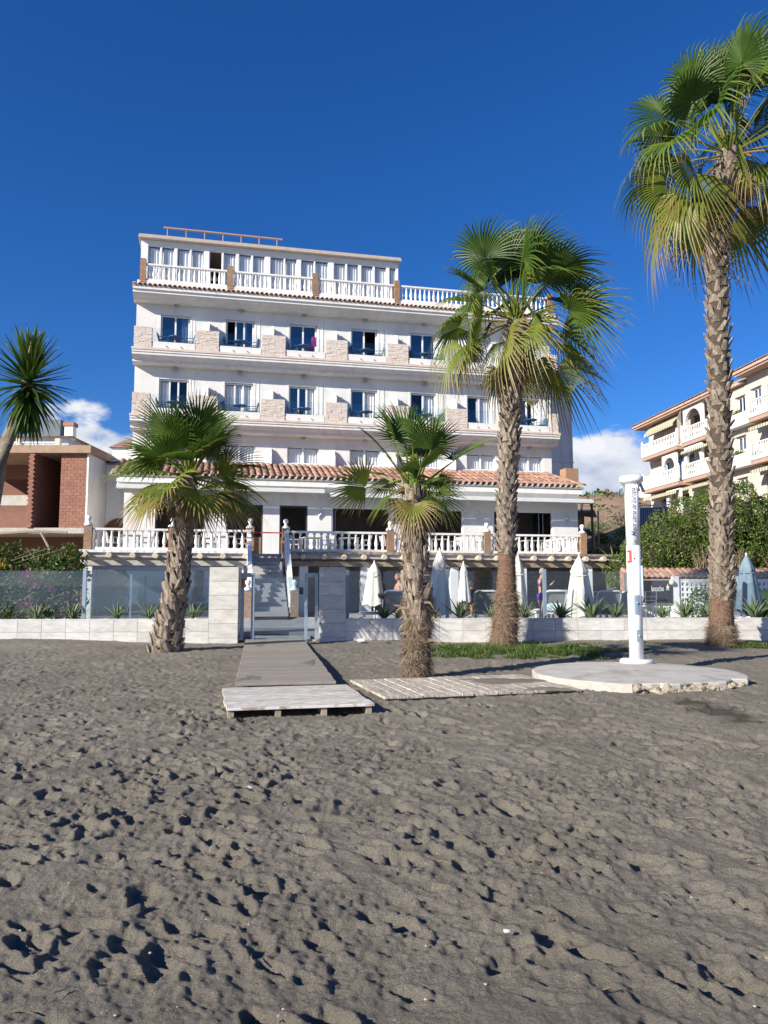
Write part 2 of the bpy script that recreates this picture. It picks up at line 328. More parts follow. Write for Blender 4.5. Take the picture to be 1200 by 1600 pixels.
def sand_height(X, Y):
    Z = sand_base(X, Y)
    # wind and feet have stirred it: soft hollows, then small crumbly relief
    near = 1 - .40*sstep(9, 17, Y)
    Z = Z + near*(0.016*vnoise(X*1.9, Y*1.9, 11) + 0.011*vnoise(X*4.1+7, Y*4.1, 12))
    rx, ry = X*.82+Y*.57, -X*.57+Y*.82
    gx, gy = X*.5-Y*.87, X*.87+Y*.5
    st_ = 1-np.abs(vnoise(gx*1.3, gy*5.5, 13)); Z = Z + near*0.032*(st_-.5)*st_*(.35+.65*sstep(-2.5, 1.5, X))
    rough = .35+.65*vnoise(X*1.1, Y*1.1, 14)
    Z = Z + near*(0.0055*vnoise(X*11, Y*11, 15) + 0.0085*vnoise(X*21, Y*21, 16)*np.clip(.5+.9*rough, .3, 2) + 0.0085*vnoise(X*41, Y*41, 17)*np.clip(.5+.9*rough, .35, 2) + 0.0028*vnoise(X*100, Y*100, 19))
    Z = Z + near*0.030*np.maximum(0, vnoise(X*17+4, Y*17, 18)-.25)*np.clip(.3+1.2*rough, .15, 2)
    # footprints
    fr = np.random.default_rng(21)
    tracks = []
    for t in range(260):
        x0, y0 = fr.uniform(-9, 9), fr.uniform(1.5, 18); a = fr.choice([fr.normal(2.0, .3), fr.uniform(-.5, .5), fr.uniform(0, 6.28)], p=[.72, .13, .15]); n = fr.integers(4, 16)
        for k in range(n):
            s = 1 if k % 2 else -1
            tracks.append((x0+math.cos(a)*k*.62 - math.sin(a)*s*.12 + fr.normal(0, .04), y0+math.sin(a)*k*.62 + math.cos(a)*s*.12 + fr.normal(0, .04), a+fr.normal(0, .22), fr.uniform(.012, .034)))
            a += fr.normal(0, .06)
    for k in range(3000): tracks.append((fr.uniform(-9, 9), 1.3+17*fr.random()**1.4, fr.normal(2.05, .5), fr.uniform(.010, .030)))
    for (fx, fy, a, dep) in tracks:
        if not 1 < fy < 19: continue
        if fy > 10.5: dep *= .6
        w = fr.uniform(.5, 1.08)
        # work only on the patch round the print
        j0 = np.searchsorted(ROWS, fy-.45); j1 = np.searchsorted(ROWS, fy+.45)
        if j1 <= j0: continue
        i0 = max(0, np.searchsorted(S_, min((fx-.45)/(0.55*ROWS[j0]+.75), (fx-.45)/(0.55*ROWS[min(j1, len(ROWS)-1)]+.75)))-1); i1 = np.searchsorted(S_, max((fx+.45)/(0.55*ROWS[j0]+.75), (fx+.45)/(0.55*ROWS[min(j1, len(ROWS)-1)]+.75)))+1
        xs = X[j0:j1, i0:i1]; ys = Y[j0:j1, i0:i1]
        if xs.size == 0: continue
        u = (xs-fx)*math.cos(a) + (ys-fy)*math.sin(a); v = -(xs-fx)*math.sin(a) + (ys-fy)*math.cos(a)
        v = v - .02*np.sin(u*12)
        d = np.sqrt((u/(.145*w))**2 + (v/(.062*w*(1+.22*np.sin(u*14+1))))**2)
        d = d + .15*vnoise(xs*14+fx*3, ys*14, 23) + .10*vnoise(xs*33, ys*33, 24)
        pit = -dep*1.1*(1-sstep(.55, 1.10, d))*(1+.35*np.clip(u/.14, -1, 1))
        rim = dep*.34*np.exp(-((d-1.28)/.24)**2)*(1+.7*np.clip(-u/.14, -1, 1))
        Z[j0:j1, i0:i1] += pit + rim
    return Z
ROWS = np.concatenate([np.geomspace(1.7, 21.2, 760)])
S_ = np.concatenate([-np.geomspace(6, 1.02, 26), np.linspace(-1, 1, 600), np.geomspace(1.02, 6, 26)])
def build_sand():
    s = S_
    X = s[None, :]*(0.55*ROWS[:, None]+0.75); Y = np.repeat(ROWS[:, None], len(s), 1)
    Z = sand_height(X, Y)
    ny, nx = X.shape
    V = np.stack([X, Y, Z], -1).reshape(-1, 3)
    # close the sheet: run it on behind the viewer and out to the sides
    idx = np.arange(ny*nx).reshape(ny, nx)
    q = np.stack([idx[:-1, :-1], idx[:-1, 1:], idx[1:, 1:], idx[1:, :-1]], -1).reshape(-1, 4)
    V = V.tolist(); F = q.tolist()
    b = len(V)
    back = [(-60, -14, -.25), (60, -14, -.25), (60, 1.7, 0), (-60, 1.7, 0)]
    V += [tuple(p) for p in back]
    F.append([b, b+1, b+2] + idx[0, ::-1].tolist() + [b+3])
    V += [(-60, 21.2, .2), (60, 21.2, .1)]
    F.append([b+3] + idx[:, 0].tolist() + [b+4]); F.append([b+2, b+5] + idx[::-1, -1].tolist())
    me = bpy.data.meshes.new('sand'); me.from_pydata(V, [], F); me.materials.append(sand_mat())
    me.polygons.foreach_set('use_smooth', [True]*len(me.polygons))
    o = place(me, 'sand'); tag(o, kind='structure'); return o
def sand_mat():
    m = bpy.data.materials.new('dark_beach_sand'); m.use_nodes = True; nt = m.node_tree; N = nt.nodes; L = nt.links
    b = N['Principled BSDF']; b.inputs['Roughness'].default_value = .95; b.inputs['Specular IOR Level'].default_value = .15
    tc = N.new('ShaderNodeTexCoord')
    def noise(sc, d=6):
        n = N.new('ShaderNodeTexNoise'); n.inputs['Scale'].default_value = sc; n.inputs['Detail'].default_value = d; L.new(tc.outputs['Object'], n.inputs['Vector']); return n
    big = noise(.8); cr = N.new('ShaderNodeValToRGB'); e = cr.color_ramp.elements
    e[0].position = .35; e[0].color = (.192, .172, .139, 1); e[1].position = .7; e[1].color = (.262, .235, .190, 1); L.new(big.outputs[0], cr.inputs[0])
    gr = noise(230, 3); g2 = N.new('ShaderNodeMapRange'); g2.inputs['From Min'].default_value = .3; g2.inputs['From Max'].default_value = .7; g2.inputs['To Min'].default_value = .62; g2.inputs['To Max'].default_value = 1.38; L.new(gr.outputs[0], g2.inputs['Value'])
    mul = N.new('ShaderNodeMixRGB'); mul.blend_type = 'MULTIPLY'; mul.inputs[0].default_value = 1; L.new(cr.outputs[0], mul.inputs[1]); L.new(g2.outputs[0], mul.inputs[2])
    # shell grit and pale pebbles
    vo = N.new('ShaderNodeTexVoronoi'); vo.inputs['Scale'].default_value = 26; L.new(tc.outputs['Object'], vo.inputs['Vector'])
    lt = N.new('ShaderNodeMath'); lt.operation = 'LESS_THAN'; lt.inputs[1].default_value = .14; L.new(vo.outputs['Distance'], lt.inputs[0])
    sel = N.new('ShaderNodeSeparateXYZ'); L.new(vo.outputs['Color'], sel.inputs[0]); gt = N.new('ShaderNodeMath'); gt.operation = 'GREATER_THAN'; gt.inputs[1].default_value = .93; L.new(sel.outputs[0], gt.inputs[0])
    mm = N.new('ShaderNodeMath'); mm.operation = 'MULTIPLY'; L.new(lt.outputs[0], mm.inputs[0]); L.new(gt.outputs[0], mm.inputs[1])
    mx = N.new('ShaderNodeMixRGB'); L.new(mm.outputs[0], mx.inputs[0]); L.new(mul.outputs[0], mx.inputs[1]); mx.inputs[2].default_value = (.42, .39, .34, 1)
    # damp patch where the shower drains
    geo = N.new('ShaderNodeVectorMath'); geo.operation = 'SUBTRACT'; geo.inputs[1].default_value = (4.05, 9.55, 0); L.new(tc.outputs['Object'], geo.inputs[0])
    scl = N.new('ShaderNodeVectorMath'); scl.operation = 'MULTIPLY'; scl.inputs[1].default_value = (1.9, .62, 0); L.new(geo.outputs[0], scl.inputs[0])
    ln = N.new('ShaderNodeVectorMath'); ln.operation = 'LENGTH'; L.new(scl.outputs[0], ln.inputs[0])
    wn = noise(2.6, 5); ws = N.new('ShaderNodeMath'); ws.operation = 'MULTIPLY_ADD'; ws.inputs[1].default_value = 1.6; L.new(wn.outputs[0], ws.inputs[0]); L.new(ln.outputs['Value'], ws.inputs[2])
    wm = N.new('ShaderNodeMapRange'); wm.inputs['From Min'].default_value = 1.12; wm.inputs['From Max'].default_value = 1.45; wm.inputs['To Min'].default_value = .8; wm.inputs['To Max'].default_value = 0; L.new(ws.outputs[0], wm.inputs['Value'])
    m3 = N.new('ShaderNodeMixRGB'); L.new(wm.outputs[0], m3.inputs[0]); L.new(mx.outputs[0], m3.inputs[1]); m3.inputs[2].default_value = (.062, .052, .044, 1)
    L.new(m3.outputs[0], b.inputs['Base Color'])
    bp = N.new('ShaderNodeBump'); bp.inputs['Strength'].default_value = 1.0; bp.inputs['Distance'].default_value = .034
    nb = noise(48, 8); nb.inputs['Roughness'].default_value = .75; L.new(nb.outputs[0], bp.inputs['Height']); L.new(bp.outputs[0], b.inputs['Normal'])
    return m
build_sand()
def gz(x, y): return float(sand_base(np.array([x]), np.array([y]))[0])
def build_land():
    mb = MB(); mb.add([(-900, 21.0, -.02), (900, 21.0, -.02), (900, 1500, -.02), (-900, 1500, -.02)], [(0, 1, 2, 3)])
    o = mb.build('ground', M['earth']); tag(o, kind='structure')
    # sea behind the viewer, mirrored in the hotel's windows
    wm = bpy.data.materials.new('sea_water'); wm.use_nodes = True; b = wm.node_tree.nodes['Principled BSDF']
    b.inputs['Base Color'].default_value = (.02, .09, .16, 1); b.inputs['Roughness'].default_value = .12
    nz = wm.node_tree.nodes.new('ShaderNodeTexNoise'); nz.inputs['Scale'].default_value = .8; bp = wm.node_tree.nodes.new('ShaderNodeBump'); bp.inputs['Strength'].default_value = .4
    wm.node_tree.links.new(nz.outputs[0], bp.inputs['Height']); wm.node_tree.links.new(bp.outputs[0], b.inputs['Normal'])
    mb = MB(); mb.add([(-2500, -2500, -.3), (2500, -2500, -.3), (2500, -13.5, -.3), (-2500, -13.5, -.3)], [(0, 1, 2, 3)])
    tag(mb.build('sea', wm), kind='structure')
    # dry hillside rising beyond the houses
    nx, ny = 150, 90; xs = np.linspace(-420, 520, nx); ys = np.geomspace(62, 620, ny)
    X, Y = np.meshgrid(xs, ys)
    Z = 27*sstep(70, 205, Y)*(.80+.24*vnoise(X*.012+5, Y*.01, 31)) + 1.9*vnoise(X*.05, Y*.05, 32)*sstep(64, 110, Y) + .8*vnoise(X*.17, Y*.17, 33)*sstep(64, 100, Y) - 14*sstep(215, 330, Y)
    Z *= .42+.58*sstep(-40, 55, X)
    Z = Z - .3
    V = np.stack([X, Y, Z], -1).reshape(-1, 3).tolist(); idx = np.arange(nx*ny).reshape(ny, nx)
    F = np.stack([idx[:-1, :-1], idx[:-1, 1:], idx[1:, 1:], idx[1:, :-1]], -1).reshape(-1, 4).tolist()
    me = bpy.data.meshes.new('hill'); me.from_pydata(V, [], F); me.materials.append(M['hill']); me.polygons.foreach_set('use_smooth', [True]*len(F))
    tag(place(me, 'hill'), kind='structure')
    return X, Y, Z
HX, HY, HZ = build_land()
def hill_z(x, y):
    j = int(np.argmin(abs(HY[:, 0]-y))); i = int(np.argmin(abs(HX[0]-x))); return float(HZ[j, i])
# ================================================================ THE HOTEL  (own frame: x along the front, y into the house)
HO = (-11.3425, 34.9, 0.0); HYAW = R(12.5)
hotel = empty('hotel', HO, HYAW)
tag(hotel, 'long white four storey hotel with stone clad balconies and glazed rooftop room', 'hotel')
WX = [.82, 3.88, 6.98, 10.08, 13.17, 16.2, 18.85]; WW = 1.36
FL = {2: 9.45, 3: 12.6}              # balcony floor heights
BAL = MB().lathe([(.07, 0), (.07, .05), (.04, .07), (.073, .18), (.078, .24), (.046, .40), (.034, .50), (.046, .53), (.064, .555), (.064, .60)], 8).mesh('baluster', M['balus'], True)
BAL_LOW = MB().lathe([(.06, 0), (.03, .08), (.065, .24), (.03, .48), (.055, .60)], 6).mesh('baluster_small', M['balus'], True)
def balustrade(parent, x0, x1, y, z, h=.85, pitch=.24, me=None, nm='balustrade', w=.09, m=None, base=.1, rail=.08):
    m = m or M['balus']
    rl = MB().box(x0, x1, y-w, y+w, z+h-rail, z+h).box(x0, x1, y-w*.9, y+w*.9, z, z+base).build(nm, m, parent)
    n = max(1, int(round((x1-x0)/pitch)))
    for k in range(n):
        place(me or BAL, 'baluster', rl, (x0+(k+.5)*(x1-x0)/n, y, z+base-.004), sc=(1, 1, (h-base-rail+.008)/.6))
    return rl
def window(parent, x0, x1, z0, z1, y, glass='winglass', open_part=None, curtain=(0, 1), mull=1, transom=None, fw=.06, cm='curtain'):
    """frame mesh with panes and a pleated curtain as sub-parts"""
    f = MB()
    f.box(x0, x0+fw, y, y+.07, z0, z1).box(x1-fw, x1, y, y+.07, z0, z1).box(x0+fw, x1-fw, y, y+.07, z1-fw, z1).box(x0+fw, x1-fw, y, y+.07, z0, z0+fw)
    n = mull+1; xs = [x0+fw+(x1-x0-2*fw)*k/n for k in range(n+1)]
    for k in range(1, n): f.box(xs[k]-.04, xs[k]+.04, y+.005, y+.075, z0+fw, z1-fw)
    if transom: 
        for k in range(n):
            if k != open_part: f.box(xs[k]+.04, xs[k+1]-.04, y+.01, y+.06, transom-.035, transom+.035)
    w = f.build('window', M['frame'], parent)
    for k in range(n):
        if k == open_part: continue
        MB().add([(xs[k]+.02, y+.035, z0+fw), (xs[k+1]-.02, y+.035, z0+fw), (xs[k+1]-.02, y+.035, z1-fw), (xs[k]+.02, y+.035, z1-fw)], [(0, 1, 2, 3)]).build('pane', M[glass], w)
    if curtain:
        a = x0+fw+(x1-x0-2*fw)*curtain[0]; b = x0+fw+(x1-x0-2*fw)*curtain[1]; k = max(8, int((b-a)/.035)); vs = []
        for i in range(k+1):
            xx = a+(b-a)*i/k; yy = y+.13+.03*math.sin(i*1.55+x0)+.012*random.uniform(-1, 1)
            vs += [(xx, yy, z0+.03), (xx, yy+.01*random.uniform(-1, 1), z1-.08)]
        MB().add(vs, [(2*i, 2*i+2, 2*i+3, 2*i+1) for i in range(k)]).build('curtain', M[cm], w, True)
    return w
def cornice(z, name, x0=-.38, x1=20.98, sc=1.0):
    p = [(.75, z-.65), (.30, z-.65), (.22, z-.60), (.22, z-.50), (.12, z-.46), (.02, z-.36), (-.06, z-.32), (-.06, z-.22), (-.10, z-.20), (-.10, z-.11), (.75, z-.11)]
    a = MB().prism_x(p[::-1], x0, x1).build(name, M['white_trim'], hotel)
    MB().box(x0-.02, x1+.02, -.13, .75, z-.108, z).build('ledge', M['pink_trim'], a)
    return a
# --- main wall with its openings
holes = []
for i, x in enumerate(WX):
    holes.append((x, x+WW, FL[3]+.02, 14.52)); holes.append((x, x+WW, FL[2]+.02, 11.37)); holes.append((x-.05, x+WW+.15, 7.5, 8.36))
wm_ = wall_mesh(MB(), -.31, 20.86, 2.85, 15.2, .75, .3, holes)
wm_.box(-.31, -.05, 1.05, 12, 2.85, 15.2).box(20.6, 20.86, 1.05, 12, 2.85, 15.2).box(-.31, 20.86, 12, 12.25, 2.85, 15.2)
wm_.build('main_wall', M['white'], hotel)
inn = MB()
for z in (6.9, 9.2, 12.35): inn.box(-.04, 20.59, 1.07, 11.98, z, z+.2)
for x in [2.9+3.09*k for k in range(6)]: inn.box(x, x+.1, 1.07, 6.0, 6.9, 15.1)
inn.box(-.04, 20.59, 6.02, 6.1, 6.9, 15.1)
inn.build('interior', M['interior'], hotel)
# roof terrace slab
MB().box(-.31, 20.86, .0, 12.25, 15.21, 15.62).build('roof_slab', M['white'], hotel)
rc = MB().prism_x([(.75, 15.0), (.30, 15.0), (.2, 15.08), (.05, 15.14), (-.08, 15.24), (-.08, 15.34), (-.16, 15.38), (-.16, 15.5), (-.001, 15.5), (-.001, 15.2), (.75, 15.2)][::-1], -.42, 21.0).build('roof_cornice', M['white_trim'], hotel)
# setback wing on the right, in the block's shade
MB().box(20.9, 23.7, 4.0, 11, 2.85, 12.9).build('wing', M['white'], hotel)
MB().box(20.87, 23.78, 3.9, 11.1, 12.9, 13.08).build('wing_coping', M['white_trim'], hotel)
MB().box(20.9, 23.75, 3.955, 3.999, 8.62, 8.68).tube([(23.62, 3.93, 2.9), (23.62, 3.93, 12.8)], .05, 8).build('downpipe', M['white_trim'], hotel)
# --- balcony storeys
STX = [(-.31, .49), (2.48, 3.56), (5.57, 6.72), (8.68, 9.77), (11.78, 12.87), (14.86, 15.95), (17.62, 18.6), (20.46, 20.92)]
def stone_clad(x0, x1, y0, y1, z0, z1, parent):
    """courses of small split stones, proud by uneven amounts"""
    core = MB().box(x0+.02, x1-.02, y0+.03, y1-.02, z0, z1-.01).build('balcony_pier', M['mortar'], parent)
    s = MB(); z = z0
    while z < z1-.02:
        h = min(random.choice([.05, .065, .08]), z1-z); x = x0
        while x < x1-.02:
            l = min(random.uniform(.12, .34), x1-x)
            if x1-x-l < .08: l = x1-x
            d = random.uniform(0, .022); s.box(x+.004, x+l-.004, y0-d, y0+.05, z+.004, z+h-.004); x += l
        for xx, sg in ((x0, -1), (x1, 1)):
            y = y0+.052
            while y < y1-.03:
                l = min(random.uniform(.12, .3), y1-y); d = random.uniform(0, .015)
                s.box(xx-d if sg < 0 else xx-.03, xx+.03 if sg < 0 else xx+d, y, y+l-.006, z+.004, z+h-.004); y += l
        z += h
    o = s.build('split_stone', M['stone'], core); tag(o, kind='stuff')
def wall_lamp(parent, x, y, z):
    l = MB().lathe([(.06, -.05), (.09, -.03), (.10, .03), (.06, .06)], 10).mesh('l', M['plastic'], True)
    o = MB().sphere((0, 0, 0), .14, 10, 6, (1, .6, .8)).box(-.05, .05, .05, .13, -.06, .06).build('wall_lamp', M['sling'], parent, True); o.location = (x, y-.14, z)
states3 = [dict(glass='deepglass', curtain=(.72, 1), transom=13.1), dict(glass='deepglass', open_part=0, curtain=(.62, .8), mull=2, transom=13.1), dict(glass='deepglass', curtain=None, transom=13.1), dict(glass='deepglass', open_part=1, curtain=None, transom=13.1), dict(glass='deepglass', curtain=(.9, 1), transom=13.1), dict(glass='winglass', curtain=(.5, 1), transom=13.1), dict(glass='deepglass', curtain=None, transom=13.1)]
states2 = [dict(open_part=0, mull=2, curtain=(0, .34), transom=9.95), dict(glass='winglass', curtain=(.02, 1), mull=2, open_part=0, transom=9.95), dict(glass='deepglass', curtain=(.62, 1), mull=2, open_part=2, transom=9.95), dict(glass='deepglass', curtain=(.55, 1), open_part=1, transom=9.95), dict(glass='winglass', curtain=(.5, 1), transom=9.95), dict(glass='winglass', curtain=(.4, 1), transom=9.95), dict(glass='deepglass', open_part=1, curtain=(.75, 1), transom=9.95)]
for fl, states in ((3, states3), (2, states2)):
    z = FL[fl]; cornice(z, 'balcony_slab')
    for (a, b) in STX: stone_clad(a, b, -.02, .28, z+.002, z+1.02, hotel)
    for i, x in enumerate(WX):
        window(hotel, x+.02, x+WW-.02, z+.03, z+1.90, .86, **states[i])
        MB().box(x-.11, x-.002, .735, .765, z+.02, z+2.0).build('door_surround', M['white_trim'], hotel); MB().box(x+WW+.002, x+WW+.11, .735, .765, z+.02, z+2.0).build('door_surround', M['white_trim'], hotel)
        a, b = STX[i][1], STX[i+1][0]
        kb = MB().box(a+.03, b-.03, .0, .14, z+.002, z+.34).build('balcony_kerb', M['white'], hotel)
        [MB().tube([(q_, -.05, z+.12), (q_, .05, z+.12)], .025, 6).build('drain_spout', M['darkmetal'], kb) for q_ in ((a*2+b)/3, (a+2*b)/3)]
        MB().box(a+.035, b-.035, .06, .072, z+.342, z+1.0).build('balcony_glass', M['clear'], kb)
        wall_lamp(hotel, x+.72, .75, z+2.38)
        # glass divider with its post, and a slim white fin beside the door
        MB().box(x+WW+.27, x+WW+.282, .29, .74, z+.002, z+1.95).build('divider_glass', M['clear'], hotel)
        MB().box(x+WW+.262, x+WW+.290, .26, .288, z+.002, z+2.0).build('divider_post', M['steel'], hotel)
        if i < 6: MB().prism_x([(.12, z+.002), (.75, z+.002), (.75, z+1.62), (.42, z+1.62), (.12, z+1.25)], x+WW+.86, x+WW+.93).build('divider_fin', M['white'], hotel, fix=True)
# --- first floor windows above the tiled lean-to
for i, x in enumerate(WX):
    window(hotel, x-.04, x+WW+.14, 7.51, 8.35, .86, curtain=(0, 1), fw=.045)
    MB().box(x-.07, x+WW+.17, .66, .7499, 7.42, 7.5).build('window_sill', M['white_trim'], hotel)
    wall_lamp(hotel, x+.72, .75, 8.78)
    if i < 6: MB().prism_x([(.35, 7.38), (.75, 7.38), (.75, 8.2), (.62, 8.2), (.35, 7.75)], x+WW+.86, x+WW+.92).build('divider_fin', M['white'], hotel, fix=True)
# --- pale tile row and balustrade round the roof terrace
BT = MB()
for k in range(7):
    a = math.pi*k/6; BT.v += [(-.095*math.cos(a), 0, .075*math.sin(a)), (-.075*math.cos(a), .36, .06*math.sin(a)+.09), (-.075*math.cos(a), 0, .055*math.sin(a)-.004)]
BT.f = [(3*k, 3*k+1, 3*k+4, 3*k+3) for k in range(6)] + [(3*k, 3*k+3, 3*k+5, 3*k+2) for k in range(6)]; BT.a = [0]*len(BT.v)
TILE_EDGE = BT.mesh('edge_tile', M['tile_pale'], True)
tr_ = MB().box(-.45, 21.0, -.18, .28, 15.502, 15.56).build('tile_course', M['tile_pale'], hotel)
for k in range(95): place(TILE_EDGE, 'edge_tile', tr_, (-.33+k*.2255, -.26+random.uniform(-.01, .01), 15.575+random.uniform(-.006, .006)))
MB().box(-.25, 20.9, .0, .22, 15.58, 15.86).build('parapet', M['white'], hotel)
PX = [.0, 4.03, 8.16, 12.3, 16.45, 20.62]
def brick_post_mesh(w, h, m1='brick'):
    s = MB(); z = 0
    while z < h-.01:
        hh = min(.085, h-z); o = random.uniform(-.008, .008); s.box(-w/2+o, w/2+o, -w/2-o*.7, w/2-o*.7, z, z+hh-.02); z += hh
    nb_ = len(s.f); s.box(-w/2+.012, w/2-.012, -w/2+.012, w/2-.012, 0, h-.005)
    me = s.mesh('brick_post', M[m1]); me.materials.append(M['mortar'])
    for pl in me.polygons:
        if pl.index >= nb_: pl.material_index = 1
    return me
RP = brick_post_mesh(.27, 1.22)
for a in PX: place(RP, 'roof_post', hotel, (a, .11, 15.70))
for a, b in zip(PX[:-1], PX[1:]): balustrade(hotel, a+.15, b-.15, .11, 15.861, .84, .235, BAL, 'roof_balustrade')
# --- glazed rooftop room
ph = MB(); PW = [(.07, .64), (.73, 1.31), (1.47, 2.06), (2.15, 2.74), (3.02, 3.62), (3.72, 4.32), (4.48, 5.08), (5.18, 5.76), (6.05, 6.73), (6.8, 7.39), (7.62, 8.28), (8.35, 9.01), (9.32, 9.92), (10.02, 10.6), (10.77, 11.39), (11.49, 12.11), (12.28, 12.63)]
wall_mesh(ph, -.28, 12.74, 15.63, 18.55, 1.6, .12, [(a-.02, b+.02, 16.0, 18.3) for a, b in PW])
ph.box(-.28, -.16, 1.72, 7, 15.63, 18.55).box(12.62, 12.74, 1.72, 7, 15.63, 18.55).box(-.28, 12.74, 7, 7.12, 15.63, 18.55)
ph.build('rooftop_room', M['frame'], hotel)
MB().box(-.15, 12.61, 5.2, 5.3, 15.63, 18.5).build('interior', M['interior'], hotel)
MB().box(-.40, 12.86, 1.32, 7.3, 18.555, 18.66).box(-.36, 12.82, 1.36, 7.2, 18.66, 18.74).build('rooftop_roof', M['rooffelt'], hotel)
for i, (a, b) in enumerate(PW): window(hotel, a-.018, b+.018, 16.02, 18.29, 1.63, glass='winglass', curtain=None if i == 4 else (0, 1), mull=0, open_part=0 if i == 4 else None, fw=.035)
rl = MB(); 
for k in range(7): rl.tube([(.9+k*.92, 2.4, 18.74), (.9+k*.92, 2.4, 19.62)], .03, 6)
rl.tube([(.7, 2.4, 19.62), (6.7, 2.4, 19.58)], .055, 8).build('roof_pipe', M['salmon'], hotel)
# --- tiled lean-to over the restaurant
RZ0, RZ1, RY0, RY1 = 6.36, 7.38, -2.35, .62
MB().add([(-.9, RY0, RZ0-.05), (21.1, RY0, RZ0-.05), (20.4, RY1, RZ1-.05), (-.9, RY1, RZ1-.05), (-.9, RY0, RZ0-.13), (21.1, RY0, RZ0-.13), (20.4, RY1, RZ1-.13), (-.9, RY1, RZ1-.13), (21.1, RY1, RZ0-.05), (21.1, RY1, RZ0-.13)],
         [(0, 1, 2, 3), (7, 6, 5, 4), (0, 4, 5, 1), (3, 7, 4, 0), (1, 8, 2), (1, 5, 9, 8), (2, 8, 9, 6), (3, 2, 6, 7)]).build('lean_to_deck', M['mortar'], hotel)
lt_ = MB().box(-.88, 20.45, RY1-.06, .7499, RZ1-.02, RZ1+.10).build('tile_roof', M['white_trim'], hotel)
def barrel(name, L, r, m, n=6, rise=0.0):
    s = MB()
    for k in range(n+1):
        a = math.pi*k/n
        s.v += [(-r*math.cos(a), 0, r*.8*math.sin(a)), (-r*.86*math.cos(a), L, r*.7*math.sin(a)), (-r*.86*math.cos(a), 0, r*.62*math.sin(a)-.01)]
    s.f = [(3*k, 3*k+1, 3*k+4, 3*k+3) for k in range(n)] + [(3*k, 3*k+3, 3*k+5, 3*k+2) for k in range(n)]; s.a = [0]*len(s.v)
    return s.mesh(name, m, True)
sl = math.hypot(RY1-RY0, RZ1-RZ0); ang = math.atan2(RZ1-RZ0, RY1-RY0); NR = 4; TL = sl/NR
BARREL = barrel('roof_tile', TL*1.1, .115, M['tile'])
NC = 75; pit = (20.95+.85)/NC
for c in range(NC):
    for r in range(NR):
        x = -.8+(c+.5)*pit; t = r/NR
        if x > 20.9-.55*(t+.12)*1.2: continue
        y = RY0-.06+(RY1-RY0)*t; z = RZ0+.012+(RZ1-RZ0)*t + r*.004
        place(BARREL, 'roof_tile', lt_, (x+random.uniform(-.008, .008), y, z), (ang-.03+random.uniform(-.01, .01), 0, random.uniform(-.02, .02)))
HIPT = barrel('hip_tile', .5, .13, M['tile'])
hv = Vector((20.4-21.1, RY1-RY0, RZ1-RZ0)); hl = hv.length
for k in range(7):
    p = Vector((21.08, RY0-.03, RZ0+.03)) + hv*(k/7)
    o = place(HIPT, 'hip_tile', lt_, p, (math.atan2(hv.z, math.hypot(hv.x, hv.y)), 0, math.atan2(-hv.x, hv.y)))
EMO = MB().tube([(0, 0, 0), (0, .2, .025)], .05, 6).mesh('eave_mortar', M['white_trim'])
for c in range(NC):
    x = -.8+(c+.5)*pit
    place(EMO, 'eave_mortar', lt_, (x-pit*.5, RY0-.05, RZ0-.005))
# --- restaurant front
GW = [(1.0, 3.1), (4.05, 5.64), (6.38, 7.65), (8.74, 11.5), (13.14, 15.06), (16.54, 19.64)]
gw = wall_mesh(MB(), -.31, 20.95, 2.86, 6.3, -1.9, .22, [(a, b, 2.87, 5.15) for a, b in GW])
gw.box(20.73, 20.95, -1.68, .73, 2.86, 6.3).box(-.31, -.09, -1.68, .73, 2.86, 6.3)
gw.build('restaurant_wall', M['white'], hotel)
MB().box(-.6, 21.0, -2.3, -1.901, 5.98, 6.22).box(-.6, 20.97, -2.05, -1.902, 5.72, 5.98).build('fascia', M['white_trim'], hotel)
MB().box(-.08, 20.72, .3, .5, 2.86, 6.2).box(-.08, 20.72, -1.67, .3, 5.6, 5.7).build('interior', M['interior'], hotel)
for a, b in GW:
    f = MB().box(a, a+.07, -1.87, -1.76, 2.87, 5.15).box(b-.07, b, -1.87, -1.76, 2.87, 5.15).box(a+.07, b-.07, -1.87, -1.76, 5.07, 5.15).build('door_frame', M['darkmetal'] if a < 8 else M['frame'], hotel)
MB().box(19.1, 19.13, -1.86, -1.1, 2.9, 5.05).box(18.9, 18.93, -1.84, -1.0, 2.9, 5.05).build('folded_glass_door', M['deepglass'], hotel)
MB().box(8.9, 8.93, -1.86, -1.1, 2.9, 5.05).build('folded_glass_door', M['deepglass'], hotel)
def bar_counter(a, b): MB().box(a, b, -1.2, -1.0, 2.862, 3.75).build('brick_counter', M['brick'], hotel)
bar_counter(5.0, 6.2); bar_counter(6.45, 7.6); bar_counter(12.0, 13.1)
# retractable awning cassettes
for (a, b, z, y0) in ((-.55, 8.3, 5.66, -2.75), (8.57, 21.3, 5.50, -2.9)):
    aw = MB().box(a, b, y0, y0+.16, z, z+.15).build('awning_cassette', M['plastic'], hotel)
    n = 3 if b-a > 9 else 2
    for k in range(n):
        xx = a+.6+(b-a-1.2)*k/(n-1); MB().tube([(xx, y0+.16, z+.07), (xx+.5, -1.95, z-.25)], .035, 6).build('awning_arm', M['plastic'], aw)
    MB().box(a, b, y0+.161, -1.91, z+.16, z+.19).build('awning_canopy', M['plastic'], aw)
for x in (8.2, 12.3, 15.8, 20.3):
    MB().tube([(x, -1.93, 4.55), (x-.05, -1.95, 4.7), (x+.06, -1.96, 4.82), (x, -1.96, 4.95)], [.02, .05, .045, .02], 6).sphere((x+.02, -1.97, 5.0), .07, 8, 6).build('wall_ornament', M['plastic'], hotel, True)
# air conditioner cage beside the roof's right end
MB().box(21.2, 21.9, -.2, .5, 6.0, 7.6).build('chimney_stack', M['brick'], hotel)

